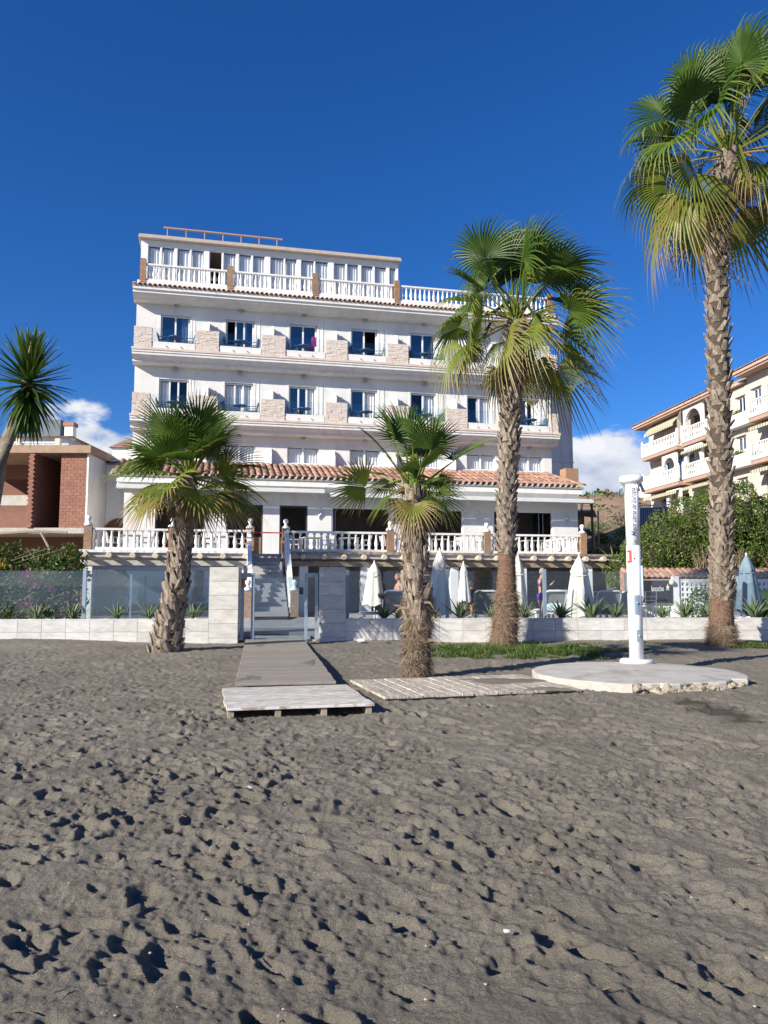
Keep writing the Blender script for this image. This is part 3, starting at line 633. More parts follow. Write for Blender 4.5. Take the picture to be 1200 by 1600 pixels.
# ================================================================ TERRACE in front of the restaurant
terrace = empty('terrace', HO, HYAW); tag(terrace, 'raised terrace on pale round log ends with rustic soffit below the hotel', 'terrace')
TY = -5.75
sl_ = MB().box(-1.35, 4.98, -5.95, -1.91, 2.62, 2.84).box(6.2, 22.0, -5.95, -1.91, 2.62, 2.84).box(4.981, 6.199, -4.72, -1.91, 2.62, 2.838).build('slab', M['paving'], terrace)
for (a, b) in ((-1.4, 4.99), (6.19, 22.05)):
    s = MB(); x = a; zz = .0; pts = []
    while x <= b+.001: pts.append((x, random.uniform(-.012, .012), random.uniform(-.02, .02))); x += .12
    for p, q in zip(pts[:-1], pts[1:]):
        s.add([(p[0], -6.05+p[1], 2.80), (q[0], -6.05+q[1], 2.80), (q[0], -6.05+q[1], 2.90), (p[0], -6.05+p[1], 2.90), (p[0], -5.86, 2.90), (q[0], -5.86, 2.90), (p[0], -5.86, 2.80), (q[0], -5.86, 2.80)], [(0, 1, 2, 3), (3, 2, 5, 4), (1, 0, 6, 7)])
    s.build('edge', M['white_trim'] if a < 0 else M['rustic'], terrace)
    MB().box(a+.02, b-.02, -5.85, -5.6, 2.32, 2.52).build('ring_beam', M['rustic'] if a > 0 else M['concrete'], terrace)
LOG = MB(); LOG.tube([(0, 0, 0), (0, .04, 0), (0, 3.9, 0)], [.095, .11, .11], 12); LOGM = LOG.mesh('log_beam', M['log'])
lx = [-1.14+.835*k for k in range(8)] + [6.3, 6.98]+[7.83+.81*k for k in range(18)]
for x in lx: place(LOGM, 'log_beam', terrace, (x+random.uniform(-.03, .03), -6.22+random.uniform(-.03, .03), 2.69+random.uniform(-.012, .012)), (0, random.uniform(0, 3), 0))
# lower storey under the terrace
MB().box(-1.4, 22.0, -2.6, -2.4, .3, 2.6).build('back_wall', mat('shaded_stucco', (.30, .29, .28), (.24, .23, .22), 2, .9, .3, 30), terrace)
COL = [(-1.1, .3), (1.95, .3), (4.55, .26), (7.05, .34), (9.6, .42), (13.35, .34), (16.35, .42), (19.4, .42), (21.6, .3)]
for x, w in COL: MB().box(x-w/2, x+w/2, -5.8, -5.8+w, .3, 2.321).build('column', M['white'], terrace)
lat = MB()
for i in range(40):
    for j in range(7):
        if (i*7+j*3) % 5: lat.box(8.1+i*.3, 8.1+i*.3+.22, -2.66, -2.605, 1.0+j*.2, 1.0+j*.2+.13)
tag(lat.build('pierced_screen', mat('grey_pierced_panel', (.22, .25, .28), None, 4, .7), terrace), kind='stuff')
# glazed lounge front under the left half
lg = MB()
for x in (-1.0, .45, 1.95, 3.4, 4.9): lg.box(x-.04, x+.04, -5.55, -5.47, .3, 2.32)
lg.box(-1.0, 4.9, -5.56, -5.46, 2.14, 2.3).build('lounge_frame', M['bluealu'], terrace)
for a, b in ((-.96, .41), (.49, 1.91), (1.99, 3.36), (3.44, 4.86)):
    MB().add([(a, -5.51, .32), (b, -5.51, .32), (b, -5.51, 2.13), (a, -5.51, 2.13)], [(0, 1, 2, 3)]).build('pane', glass_mat('lounge_glass', (.30, .38, .44), .20) if 'lounge_glass' not in MATS else MATS['lounge_glass'], terrace)

# --- terrace balustrades
FIN = MB().lathe([(.17, 0), (.17, .04), (.05, .15), (.05, .18), (.085, .22), (.105, .29), (.085, .36), (.03, .39)], 10).mesh('finial', M['balus'], True)
TP = brick_post_mesh(.29, .97)
def post(parent, x, y, z=2.86):
    p = place(TP, 'post', parent, (x, y, z)); place(FIN, 'finial', p, (0, 0, .955)); return p
bl = empty('terrace_balustrade', HO, HYAW); tag(bl, 'white terrace balustrade left of the steps behind the leftmost beach palm', 'balustrade', 'terrace balustrades')
for x in (-1.13, 1.95, 4.92): post(bl, x, TY)
balustrade(bl, -.97, 1.79, TY, 2.905, .83, .285, BAL, 'rail'); balustrade(bl, 2.11, 4.77, TY, 2.905, .83, .285, BAL, 'rail')
br = empty('terrace_balustrade', HO, HYAW); tag(br, 'long white terrace balustrade right of the steps with brick posts and ball finials', 'balustrade', 'terrace balustrades')
pp = (6.32, 10.6, 14.8, 19.2)
for x in pp: post(br, x, TY)
for a, b in zip(pp[:-1], pp[1:]): balustrade(br, a+.16, b-.16, TY, 2.905, .83, .285, BAL, 'rail')
rr = MB().box(19.11, 19.29, -5.58, -1.95, 3.655, 3.735).box(19.12, 19.28, -5.58, -1.95, 2.905, 3.005).build('rail', M['balus'], br)
for k in range(13): place(BAL, 'baluster', rr, (19.2, -5.4+k*.275, 3.0), sc=(1, 1, 1.1))

# ================================================================ STEPS up to the terrace
st = empty('garden_stairs', HO, HYAW); tag(st, 'pale stone steps climbing from the gate path to the hotel terrace', 'stairs')
NS = 14; SY0, SY1 = -8.5, -4.74
STEP = bevel_box_mesh('step', 1.22, 1, 1, .004, M['paving'])
for k in range(NS):
    y0 = SY0+(SY1-SY0)*k/NS; z1 = .45+(2.845-.45)*(k+1)/NS
    place(STEP, 'step', st, (5.59, (y0+SY1)/2, z1-.09), sc=(1, SY1-y0, .172))
MB().prism_x([(SY0, .2), (SY1, .2), (SY1, 2.6), (SY0+.3, .5)], 4.985, 6.19).build('stair_core', M['concrete'], st, fix=True)
sp = place(TP, 'post', st, (6.42, SY0+.1, .42)); place(FIN, 'finial', sp, (0, 0, .955))
sp = place(TP, 'post', st, (4.75, SY0+.1, .42)); place(FIN, 'finial', sp, (0, 0, .955))
for xs_ in (4.86, 6.33):
    dy, dz = (TY-.2)-(SY0+.3), 2.905-.55
    a = math.atan2(dz, dy); s = MB()
    for z0, z1 in ((0, .1), (.72, .82)):
        s.add([(xs_-.08, SY0+.3, .55+z0), (xs_+.08, SY0+.3, .55+z0), (xs_+.08, TY-.2, 2.905+z0), (xs_-.08, TY-.2, 2.905+z0), (xs_-.08, SY0+.3, .55+z1), (xs_+.08, SY0+.3, .55+z1), (xs_+.08, TY-.2, 2.905+z1), (xs_-.08, TY-.2, 2.905+z1)],
              [(3, 2, 1, 0), (4, 5, 6, 7), (0, 1, 5, 4), (1, 2, 6, 5), (2, 3, 7, 6), (3, 0, 4, 7)])
    r_ = s.build('sloping_rail', M['balus'], st)
    for k in range(9):
        t = (k+.5)/9; place(BAL, 'baluster', r_, (xs_, SY0+.3+dy*t, .55+dz*t+.08), sc=(1, 1, 1.08))
MB().box(4.9, 6.34, TY-.02, TY-.005, 3.62, 3.67).build('barrier_tape', M['red'], st)
# ================================================================ GARDEN FRONT: tiled walls, gate, glass screens  (own frame)
WO = (0, 20, 0); WYAW = R(3)
def wl(x, y, z=0.0):       # wall frame -> world
    c, s = math.cos(WYAW), math.sin(WYAW); return (x*c-y*s, 20+x*s+y*c, z)
WTOP = .69
# floor of the pool garden behind the wall
gf = empty('pool_garden_floor', WO, WYAW); tag(gf, kind='structure')
MB().box(-16, -1.3, .86, 12, .1, .32).box(-1.3, 16, .86, 11, .1, .46).build('garden_paving', M['paving'], gf)
def tile_mesh(w, h): return bevel_box_mesh('tile', w-.006, .02, h-.006, .003, M['marble'])
def garden_wall(x0, x1, label, tw=.605):
    t = empty('garden_wall', WO, WYAW); tag(t, label, 'wall', 'low marble tiled garden walls')
    MB().box(x0, x1, .021, .16, -.1, WTOP-.012).build('core', M['mortar'], t)
    MB().box(x0, x1, .002, .19, WTOP-.01, WTOP+.015).build('coping', M['marble'], t)
    n = int(round((x1-x0)/tw)); w = (x1-x0)/n; me = tile_mesh(w, .30)
    for r in range(2):
        for k in range(n):
            place(me, 'tile', t, (x0+(k+.5)*w, .01+random.uniform(-.0015, .0015), WTOP-.16-.30*r))
    # planter bed
    MB().box(x0, x1, .191, .84, 0, WTOP-.06).build('planter_soil', M['earth'], t)
    s = MB(); a = x0
    for k in range(int((x1-x0)*16)):
        r = random.uniform(.02, .07); s.sphere((random.uniform(x0+.1, x1-.1), random.uniform(.22, .80), WTOP-.05+r*.3), r, 6, 4, (1, random.uniform(.7, 1.1), random.uniform(.5, .8)))
    tag(s.build('white_pebbles', M['stonewhite'], t), kind='stuff')
    return t
garden_wall(-14, -4.48, 'low pale marble tiled planter wall left of the gate')
garden_wall(-.99, 14.2, 'long low pale marble tiled planter wall right of the gate')
def gate_pillar(x0, x1, label):
    t = empty('gate_pillar', WO, WYAW); tag(t, label, 'pillar', 'marble clad gate pillars')
    MB().box(x0+.021, x1-.021, .021, .6, -.1, 2.0).build('core', M['mortar'], t)
    n = 6; z = 2.02
    for k in range(n):
        h = .36 if k < 5 else .22
        place(bevel_box_mesh('tile', x1-x0-.005, .02, h-.006, .003, M['marble']), 'tile', t, ((x0+x1)/2, .01+random.uniform(-.001, .001), z-h/2))
        for xx in (x0+.01, x1-.01):
            place(bevel_box_mesh('side_tile', .02, .575, h-.006, .003, M['marble']), 'tile', t, (xx, .31, z-h/2))
        z -= h
    MB().box(x0, x1, .0, .6, 2.001, 2.022).build('cap', M['marble'], t)
gate_pillar(-4.48, -3.74, 'sunlit marble clad pillar on the left side of the gate')
gate_pillar(-1.68, -.99, 'marble clad pillar right of the gate with palm shadow across it')
# gate: steel frame, two open side lights, glass leaf
g = empty('gate', WO, WYAW); tag(g, 'blue grey metal gate frame with a wide glass leaf across the path', 'gate')
for a, b in ((-3.71, -3.36), (-2.06, -1.71)):
    MB().box(a, a+.08, .25, .33, .15, 1.88).build('frame_post', M['bluealu'], g); MB().box(b-.08, b, .25, .33, .15, 1.88).build('frame_post', M['bluealu'], g)
    MB().box(a+.081, b-.081, .25, .33, 1.77, 1.88).build('frame_head', M['bluealu'], g)
    MB().box(a+.081, b-.081, .285, .295, .25, 1.768).build('side_glass', M['clear'], g)
leaf_ = MB().box(-3.355, -2.065, .285, .297, .26, 1.78).build('glass_leaf', glass_mat('gate_glass', (.74, .80, .84), .05), g)
MB().box(-3.355, -2.065, .27, .31, .19, .258).build('bottom_rail', M['steel'], g)
MB().box(-3.3, -3.22, .255, .284, 1.42, 1.56).build('lock', M['steel'], leaf_)
MB().box(-2.2, -2.1, .24, .284, 1.32, 1.5).build('lock', M['darkmetal'], leaf_)
lb = MB()
for k in range(16):
    a0, a1 = 2*math.pi*k/16, 2*math.pi*(k+1)/16
lb.tube([(-3.66+.02*math.sin(a), .18, 1.62+.11*math.cos(a)) for a in np.linspace(0, 3.14, 9)], .035, 8)
o = lb.build('hanging_float', M['orange'], None, True); o.location = WO; o.rotation_euler = (0, 0, WYAW); tag(o, 'small orange plastic float hung on the left gate frame', 'float')
# paved path inside the gate
pv = empty('garden_path', WO, WYAW); tag(pv, kind='structure')
SL = bevel_box_mesh('paving_slab', .385, .385, .06, .004, M['paving'])
for i in range(4):
    for j in range(17):
        place(SL, 'paving_slab', pv, (-3.28+i*.392+j*.052, .65+j*.392, .19+j*.0145), (.036, 0, 0))
MB().box(-3.8, -1.3, .34, 8.2, -.05, .15).build('path_bed', M['mortar'], pv)
tf = MB().box(-1.66, -.9, 1.2, 7.0, .3, .475).build('turf_strip', M['turf']); tf.location = WO; tf.rotation_euler = (0, 0, WYAW); tag(tf, kind='structure')
# glass screens above the walls
def glass_screen(x0, xs, label, y=.86):
    t = empty('glass_screen', WO, WYAW); tag(t, label, 'glass screen', 'glass wind screens on the garden walls')
    for x in xs: MB().box(x-.045, x+.045, y-.03, y+.05, WTOP-.06, 2.0).build('post', M['bluealu'], t)
    for a, b in zip(xs[:-1], xs[1:]): MB().box(a+.046, b-.046, y, y+.012, WTOP-.04, 1.94).build('pane', M['screen'] if xs[0] > -2 else M['screen_blue'], t)
glass_screen(0, [-13.6, -10.8, -7.9, -4.56], 'bluish glass wind screen on the planter wall left of the gate')
glass_screen(0, [-.94, 1.76, 4.44, 7.05, 9.66, 12.3], 'clear glass wind screen with grey posts on the planter wall right of the gate')

# ---------------------------------------------------------------- agaves / aloes
def agave_leaf_mesh(L, w, bend, nm):
    s = MB(); n = 5
    for i in range(n+1):
        t = i/n; ww = w*(1-t)**.75*(.75+.5*min(1, t*3))+.001; z = L*(t - .5*bend*t*t*.4); y = L*(bend*t*t*.75+.10*t); c = ww*.55
        s.v += [(-ww, y, z), (0, y+c, z-.3*c), (ww, y, z), (0, y-.012*(1-t)-.002, z)]
        s.a += [min(1, .1+.5*t**3+random.uniform(0, .15))]*4
    for i in range(n):
        for k in range(4): a = 4*i+k; b = 4*i+(k+1) % 4; s.f.append((a, b, b+4, a+4))
    return s.mesh(nm, M['agave'], True, True)
AL = [agave_leaf_mesh(.66, .042, .30, 'leaf'), agave_leaf_mesh(.60, .045, .55, 'leaf'), agave_leaf_mesh(.52, .038, .12, 'leaf')]
def agave(x, y, s, label, n=20, open_=1.0):
    a = empty('agave', wl(x, y, WTOP-.08)); tag(a, label, 'agave', 'agaves in the planter beds')
    for k in range(n):
        t = k/n; el = .06+.62*t*open_; az = k*2.399+random.uniform(-.3, .3)
        place(random.choice(AL), 'leaf', a, (.05*math.sin(az)*t, -.05*math.cos(az)*t, 0), (random.uniform(-.05, .05)-el*.9, 0, az) if False else (-el, 0, az), s*random.uniform(.8, 1.12))
AGX = [(-8.96, .95), (-8.05, .9), (-6.9, .95), (-6.1, .85), (-4.98, .9)]
for i, (x, s) in enumerate(AGX): agave(x*1.0, .5, s, 'green agave before the left glass screen, %s from the left edge' % ORD[i], 18, .8)
agave(-10.0, .5, .9, 'green agave cut by the left edge of the picture', 18)
AGR = [(.02, .9), (.45, .75), (1.35, .7), (2.06, 1.15), (2.9, .8), (3.77, 1.05), (4.77, 1.05), (5.62, 1.15), (6.28, .95), (7.54, .95), (8.18, 1.15), (8.75, .95), (10.1, 1.2), (10.75, 1.0)]
for i, (x, s) in enumerate(AGR): agave(x, .5, s, 'green agave in the right planter bed, %s plant counted from the gate' % ORD[i], 24, 1)

# ================================================================ BOARDWALK AND DECKS on the sand
def plank_deck(name, loc, rz, w, d, n, along_x, zt, m, label, feet=True, pitch_x=0.0, gap=.012):
    t = empty(name, (loc[0], loc[1], zt), rz); t.rotation_euler = (pitch_x, 0, rz); tag(t, label, 'deck')
    if along_x:
        bw = d/n; me = bevel_box_mesh('plank', w, bw-gap, .035, .004, m)
        for k in range(n): place(me, 'plank', t, (random.uniform(-.012, .012), -d/2+(k+.5)*bw, -.018+random.uniform(-.003, .003)), (0, random.uniform(-.002, .002), random.uniform(-.003, .003)))
        for k in range(4 if feet else 3):
            x = -w/2+.06+(w-.12)*k/3; MB().box(x-.035, x+.035, -d/2+.03, d/2-.03, -.17, -.037).build('bearer', M['wood_worn'], t)
    else:
        bw = w/n; me = bevel_box_mesh('plank', bw-gap, d, .035, .004, m)
        for k in range(n): place(me, 'plank', t, (-w/2+(k+.5)*bw, random.uniform(-.012, .012), -.018+random.uniform(-.004, .004)), (random.uniform(-.003, .003), 0, random.uniform(-.004, .004)))
        for k in range(3):
            y = -d/2+.1+(d-.2)*k/2; MB().box(-w/2+.03, w/2-.03, y-.035, y+.035, -.12, -.037).build('bearer', M['wood_worn'], t)
    return t
plank_deck('wooden_deck', (-1.2, 10.3), R(13), 1.78, 1.9, 15, True, .115, M['wood_white'], 'flaking white slatted deck nearest the viewer at the end of the path')
plank_deck('wooden_deck', (1.15, 11.75), R(16), 2.95, 1.95, 16, False, .075, M['wood_worn_b'] if 'wood_worn_b' in M else mat('worn_white_cross_plank', (.58, .53, .46), (.30, .245, .18), 5, .85, .5, 50, rnd=.14, stretch=(9, 1, 1), ramp=(.4, .6)), 'worn plank deck running right from the white deck to the shower disc')
pa = Vector((-1.42, 11.35)); pb = Vector((-2.80, 19.9)); pd = pb-pa; az = math.atan2(-pd.x, pd.y)
bw_ = empty('boardwalk', (pa.x, pa.y, .13), az); bw_.rotation_euler = (.004, 0, az); tag(bw_, 'straight grey beige boardwalk from the gate down onto the sand', 'boardwalk')
nb = 30; PLB = bevel_box_mesh('board', 1.46, pd.length/nb-.005, .04, .004, M['wood_grey'])
for k in range(nb): place(PLB, 'board', bw_, (random.uniform(-.012, .012), (k+.5)*pd.length/nb, random.uniform(-.002, .002)))
for xx in (-.6, 0, .6): MB().box(xx-.04, xx+.04, .02, pd.length-.02, -.16, -.021).build('bearer', M['wood_worn'], bw_)
# sand blown over the far end of the right deck
def sand_drift(cx, cy, rx, ry, h, z0, seed):
    s = MB(); n = 28
    for j in range(9):
        r = j/8
        for i in range(n):
            a = 2*math.pi*i/n; q = r*(1+.25*math.sin(3*a+seed)+.14*math.sin(7*a+seed*2))
            s.v.append((cx+rx*q*math.cos(a), cy+ry*q*math.sin(a), z0+h*(1-r*r)+.004*random.uniform(-1, 1)*(1-r)-.01*r**4))
    s.f = [(j*n+i, j*n+(i+1) % n, (j+1)*n+(i+1) % n, (j+1)*n+i) for j in range(8) for i in range(n)]; s.a = [0]*len(s.v)
    o = s.build('sand_drift', bpy.data.materials['dark_beach_sand'], None, True); tag(o, kind='structure')
sand_drift(1.9, 12.15, .75, .34, .02, .078, 1); sand_drift(-2.05, 11.9, .22, .5, .012, .148, 2.2); sand_drift(-1.35, 14.2, .16, .7, .012, .158, 4); sand_drift(-2.9, 18.3, .25, .8, .012, .172, 5.1); sand_drift(2.35, 11.2, .35, .18, .012, .08, 3)

# ================================================================ SHOWER on its concrete disc
DC = (4.08, 12.62); DR = 1.66; DZ = .16
def disc():
    s = MB(); n = 72; rr = []
    for i in range(n):
        a = 2*math.pi*i/n; bite = 0
        if R(252) < a < R(322): bite = .07+.15*abs(math.sin(a*5.3))*random.uniform(.5, 1.2) + .05*random.random()
        rr.append(DR-bite)
    def ring(f, z, j=0): 
        s.v.extend([(DC[0]+rr[i]*f*math.cos(2*math.pi*i/n)+random.uniform(-j, j), DC[1]+rr[i]*f*math.sin(2*math.pi*i/n)+random.uniform(-j, j), z+random.uniform(-j, j)*.6) for i in range(n)])
    ring(.02, DZ+.025); ring(.35, DZ+.02); ring(.7, DZ+.012); ring(.985, DZ); ring(1.0, DZ-.015, .006); ring(.995, DZ-.07, .006); ring(.99, DZ-.13, .008); ring(.985, -.12, .01)
    for j in range(7):
        for i in range(n): s.f.append((j*n+i, j*n+(i+1) % n, (j+1)*n+(i+1) % n, (j+1)*n+i))
    s.a = [0]*len(s.v); return s
dm = mat('pale_cracked_concrete', (.50, .475, .43), (.40, .375, .335), 3, .9, .5, 50, dirt=(.25, .22, .175, .8), dscale=1.5)
o = disc().build('concrete_disc', dm); o.data.materials.append(M['concrete'])
for pl in o.data.polygons:
    if pl.index >= 72*4: pl.material_index = 1
tag(o, 'round pale concrete shower platform with a crumbling front edge', 'platform')
rb = MB()
for k in range(150):
    a = random.uniform(R(250), R(324)); r = DR*random.uniform(.86, .97); q = random.uniform(.02, .075)
    rb.sphere((DC[0]+r*math.cos(a), DC[1]+r*math.sin(a), random.uniform(-.03, .10)), q, 7, 5, (random.uniform(.8, 1.3), 1, random.uniform(.5, .9)))
for i, p in enumerate(rb.v): rb.v[i] = (p[0]+random.uniform(-.018, .018), p[1]+random.uniform(-.018, .018), p[2]+random.uniform(-.016, .016))
tag(rb.build('broken_edge', mat('broken_aggregate', (.40, .35, .27), (.24, .20, .15), 9, .95, .8, 40), o), kind='stuff')
SX, SYY = 4.55, 14.02
sh = empty('beach_shower', (SX, SYY, DZ), 0); tag(sh, 'tall white beach shower column with blue script lettering on the concrete disc', 'shower')
MB().lathe([(.295, 0), (.295, .05), (.27, .075), (.0, .08)], 28).build('base_flange', M['plastic'], sh, True)
colm = mat('white_column_paint', (.80, .81, .82), (.75, .76, .77), 2, .35, dirt=(.66, .64, .60, .2), dscale=3)
MB().lathe([(.126, .07), (.126, 2.12)], 28).build('lower_column', colm, sh, True)
MB().lathe([(.124, 2.128), (.124, 3.24)], 28).build('upper_column', colm, sh, True)
MB().lathe([(.121, 2.11), (.121, 2.14)], 28).build('joint', M['steel'], sh, True)
MB().lathe([(.126, 3.235), (.2, 3.285), (.212, 3.30), (.212, 3.375), (.19, 3.395), (.0, 3.40)], 28).build('cap', colm, sh, True)
for a in (-.15, math.pi+.15, math.pi/2, -math.pi/2+.3):
    c, s_ = math.cos(a), math.sin(a); MB().tube([(.14*c, .14*s_, 3.29), (.18*c, .18*s_, 3.2), (.215*c, .215*s_, 3.10)], [.02, .025, .03], 8).build('nozzle', M['steel'], sh, True)
def onplate(name, ang, z0, z1, w, m, th=.03, r=.124):
    s = MB(); n = 5
    for rr_ in (r-.004, r+th):
        for zz in (z0, z1):
            for i in range(n): a = ang-w/2/r+w/r*i/(n-1); s.v.append((rr_*math.cos(a), rr_*math.sin(a), zz))
    for i in range(n-1):
        s.f += [(2*n+i, 2*n+i+1, 3*n+i+1, 3*n+i), (i+n, n+i+1, i+1, i), (n+i, 3*n+i, 3*n+i+1, n+i+1), (i, i+1, 2*n+i+1, 2*n+i)]
    s.f += [(0, 2*n, 3*n, n), (n-1, 2*n-1, 4*n-1, 3*n-1)]; s.a = [0]*len(s.v)
    return s.build(name, m, sh, fix=True)
V0 = -math.pi/2 - math.atan2(SX, SYY)*1.0 + 0.0     # the side that faces the beach path
onplate('red_sticker', V0-.62, 1.80, 2.03, .10, M['red'], .003); onplate('sticker_strip', V0-.75, 1.84, 1.99, .03, M['white_trim'], .0045)
onplate('push_box', V0-1.35, 1.28, 1.62, .08, M['steel'], .05)
onplate('push_plate', V0+.25, .88, 1.22, .09, M['bluealu'], .02); onplate('push_plate', V0+.42, .40, .60, .085, M['bluealu'], .03)
for (an, z) in ((V0+.27, 1.08), (V0+.43, .5)):
    s = MB().sphere((.163*math.cos(an), .163*math.sin(an), z), .022, 8, 6).build('push_button', M['steel'], sh, True)
onplate('sign_plate', V0+1.4, 1.2, 1.75, .06, M['bluealu'], .04)
onplate('vent', V0+.12, 1.86, 1.89, .03, M['darkmetal'], .004)
def text_mesh(txt, size, shear=0.0, spacing=1.0, off=0.0):
    cu = bpy.data.curves.new('txt', 'FONT'); cu.body = txt; cu.size = size; cu.shear = shear; cu.space_character = spacing; cu.align_x = 'LEFT'; cu.resolution_u = 3; cu.offset = off
    ob = bpy.data.objects.new('txt', cu); C.objects.link(ob); dg = bpy.context.evaluated_depsgraph_get(); dg.update()
    me = bpy.data.meshes.new_from_object(ob.evaluated_get(dg)); bpy.data.objects.remove(ob); return me
def column_text(txt, size, ang0, z0, m, name, shear=.35, spacing=1.0, stretch=1.0):
    me = text_mesh(txt, size, shear, spacing, .0006)
    b = bmesh.new(); b.from_mesh(me); bmesh.ops.subdivide_edges(b, edges=[e for e in b.edges if e.calc_length() > .03], cuts=1); b.to_mesh(me); b.free()
    for v in me.vertices:
        x, y = v.co.x, v.co.y; a = ang0 + (-y)/.128*1.0      # text runs upward; its height wraps round the column
        v.co = (.1285*math.cos(a), .1285*math.sin(a), z0+x*stretch)
    me.materials.clear(); me.materials.append(m); place(me, name, sh)
column_text('el', .05, V0+.45, 2.16, M['ink'], 'lettering')
column_text('Mejor clima de Europa', .125, V0+.50, 2.27, M['ink'], 'lettering', .4, .92, .85)
rg = MB()
for k in range(14):
    a = 2*math.pi*k/14; b = 2*math.pi*(k+1)/14
    def P(q, r): return ((.1275)*math.cos(V0-.45+r*math.cos(q)/.128), (.1275)*math.sin(V0-.45+r*math.cos(q)/.128), 2.36+r*math.sin(q))
    rg.add([P(a, .036), P(b, .036), P(b, .046), P(a, .046)], [(0, 1, 2, 3)])
rg.add([P(q, .016) for q in np.linspace(0, 6.28, 9)[:-1]], [tuple(range(8))])
rg.build('emblem', mat('faded_emblem', (.55, .22, .28), (.3, .25, .5), 20, .6), sh)
column_text('....', .05, V0-.45, 2.19, mat('faded_print', (.35, .5, .65), None, 5, .6), 'emblem_print', 0) if False else None
onplate('emblem_print', V0-.42, 2.16, 2.24, .10, mat('faded_print', (.55, .66, .76), (.72, .75, .8), 60, .6), .0012)

# ================================================================ POOL GARDEN: umbrellas, loungers, people
def umbrella(px, y, z0, z1, w, m, label):
    loc = (px, y, .4); u = empty('closed_umbrella', loc); tag(u, label, 'parasol', 'closed parasols by the pool')
    H = z1-.4; b = z0-.4; n = 26; s = MB(); ks = [0, .06, .15, .26, .30, .34, .5, .75, 1]; rad = [.03, .22, .42, .62, .56, .60, .70, .86, 1]
    ph = random.uniform(0, 6)
    for t, r in zip(ks, rad):
        z = H-(H-b)*t
        for i in range(n):
            a = 2*math.pi*i/n; fold = 1+(.20*math.sin(i*math.pi+.0) if False else .17*math.cos(6.5*a+ph)*min(1, t*2.5) + .07*math.cos(13*a))
            s.v.append((w/2*r*fold*math.cos(a)+.03*t*math.sin(ph), w/2*r*fold*math.sin(a), z+.04*math.cos(4*a+ph)*(t == 1)))
    for j in range(len(ks)-1):
        for i in range(n): s.f.append(((j+1)*n+i, (j+1)*n+(i+1) % n, j*n+(i+1) % n, j*n+i))
    s.f.append(tuple(range(n))); s.a = [0]*len(s.v); s.build('canopy', m, u, True)
    z = H-(H-b)*.32; MB().tube([(w/2*.63*math.cos(a), w/2*.63*math.sin(a), z+.02*math.sin(a)) for a in np.linspace(0, 2*math.pi, 17)], .022, 6).build('tie_strap', m, u, True)
    MB().tube([(0, 0, 0), (0, 0, H+.05)], .025, 8).build('pole', M['plastic'], u); MB().lathe([(.26, 0), (.26, .05), (.05, .09)], 14).build('base', M['concrete'], u)
umbrella(-.3, 24.0, .95, 2.28, .62, M['canvas'], 'closed cream parasol left of the shaggy middle palm')
umbrella(1.63, 22.5, .72, 2.60, .66, M['canvas'], 'tallest closed cream parasol just right of the shaggy middle palm')
umbrella(2.79, 27.0, 1.0, 2.36, .42, M['canvas'], 'slim closed cream parasol farther back beside the pool')
umbrella(3.92, 22.5, .70, 2.43, .56, M['canvas'], 'closed cream parasol just right of the tall palm trunk')
umbrella(5.58, 22.0, .66, 2.40, .72, M['canvas'], 'closed cream parasol left of the beach shower')
umbrella(10.37, 22.0, .84, 2.43, .62, M['canvas_grey'], 'closed slate grey parasol at the right edge')
def lounger(x, y, rz, label, back=R(55)):
    t = empty('sun_lounger', (x, y, .46), rz); tag(t, label, 'sun lounger', 'white sun loungers')
    MB().box(-.33, .33, -.2, 1.35, .26, .32).build('frame', M['plastic'], t)
    MB().box(-.28, .28, -.15, 1.3, .322, .335).build('seat', M['sling'], t)
    for sx in (-.29, .29):
        for yy in (0, 1.2): MB().box(sx-.03, sx+.03, yy-.03, yy+.03, 0, .26).build('leg', M['plastic'], t)
    m = Matrix.Translation((0, -.2, .3)) @ Matrix.Rotation(-back, 4, 'X')
    s = MB(); pts = []; W, L_ = .33, .78
    for k in range(13):
        if k < 4: pts.append((-W, 0, L_*.88*k/3.0*1.0))
    ring = [(-W, 0, 0), (-W, 0, L_*.8), (-W*.93, 0, L_*.94), (-W*.7, 0, L_), (W*.7, 0, L_), (W*.93, 0, L_*.94), (W, 0, L_*.8), (W, 0, 0)]
    mm = Matrix.Translation((0, -.2, .3)) @ Matrix.Rotation(R(90)-back, 4, 'X')
    MB().tube([mm @ Vector(p) for p in ring], .03, 6).build('back_frame', M['plastic'], t, True)
    MB().add([mm @ Vector((p[0]*.95, 0, p[2]*.97)) for p in ring], [tuple(range(8))]).build('backrest', M['sling'], t)
LN = [(0.25, 23.0, R(8), 'white framed lounger left of the shaggy middle palm, its back raised'), (2.95, 22.4, R(-6), 'white framed lounger between the two slim parasols, its back raised'), (4.95, 23.0, R(4), 'white framed lounger with its back raised beside the person in purple'), (6.35, 22.2, R(-4), 'white framed lounger right of the parasol nearest the shower'), (5.35, 24.4, R(2), 'white framed lounger farther back behind the person in purple'), (6.95, 22.3, R(5), 'white framed lounger directly left of the beach shower')]
for x, y, rz, l in LN: lounger(x, y, rz, l)
tw_ = MB()
for i in range(9):
    for j in range(7): tw_.v.append((4.72+i*.055, 22.62+.03*math.sin(j*2+i)-.02*(j > 3), 1.36-j*.09 if j else 1.37))
tw_.f = [(i*7+j, i*7+j+1, (i+1)*7+j+1, (i+1)*7+j) for i in range(8) for j in range(6)]; tw_.a = [0]*63
o = tw_.build('towel', mat('pale_blue_towel', (.45, .62, .72), (.6, .7, .75), 8, .95), None, True); tag(o, 'pale blue towel hung over a lounger back beside the person in purple', 'towel')
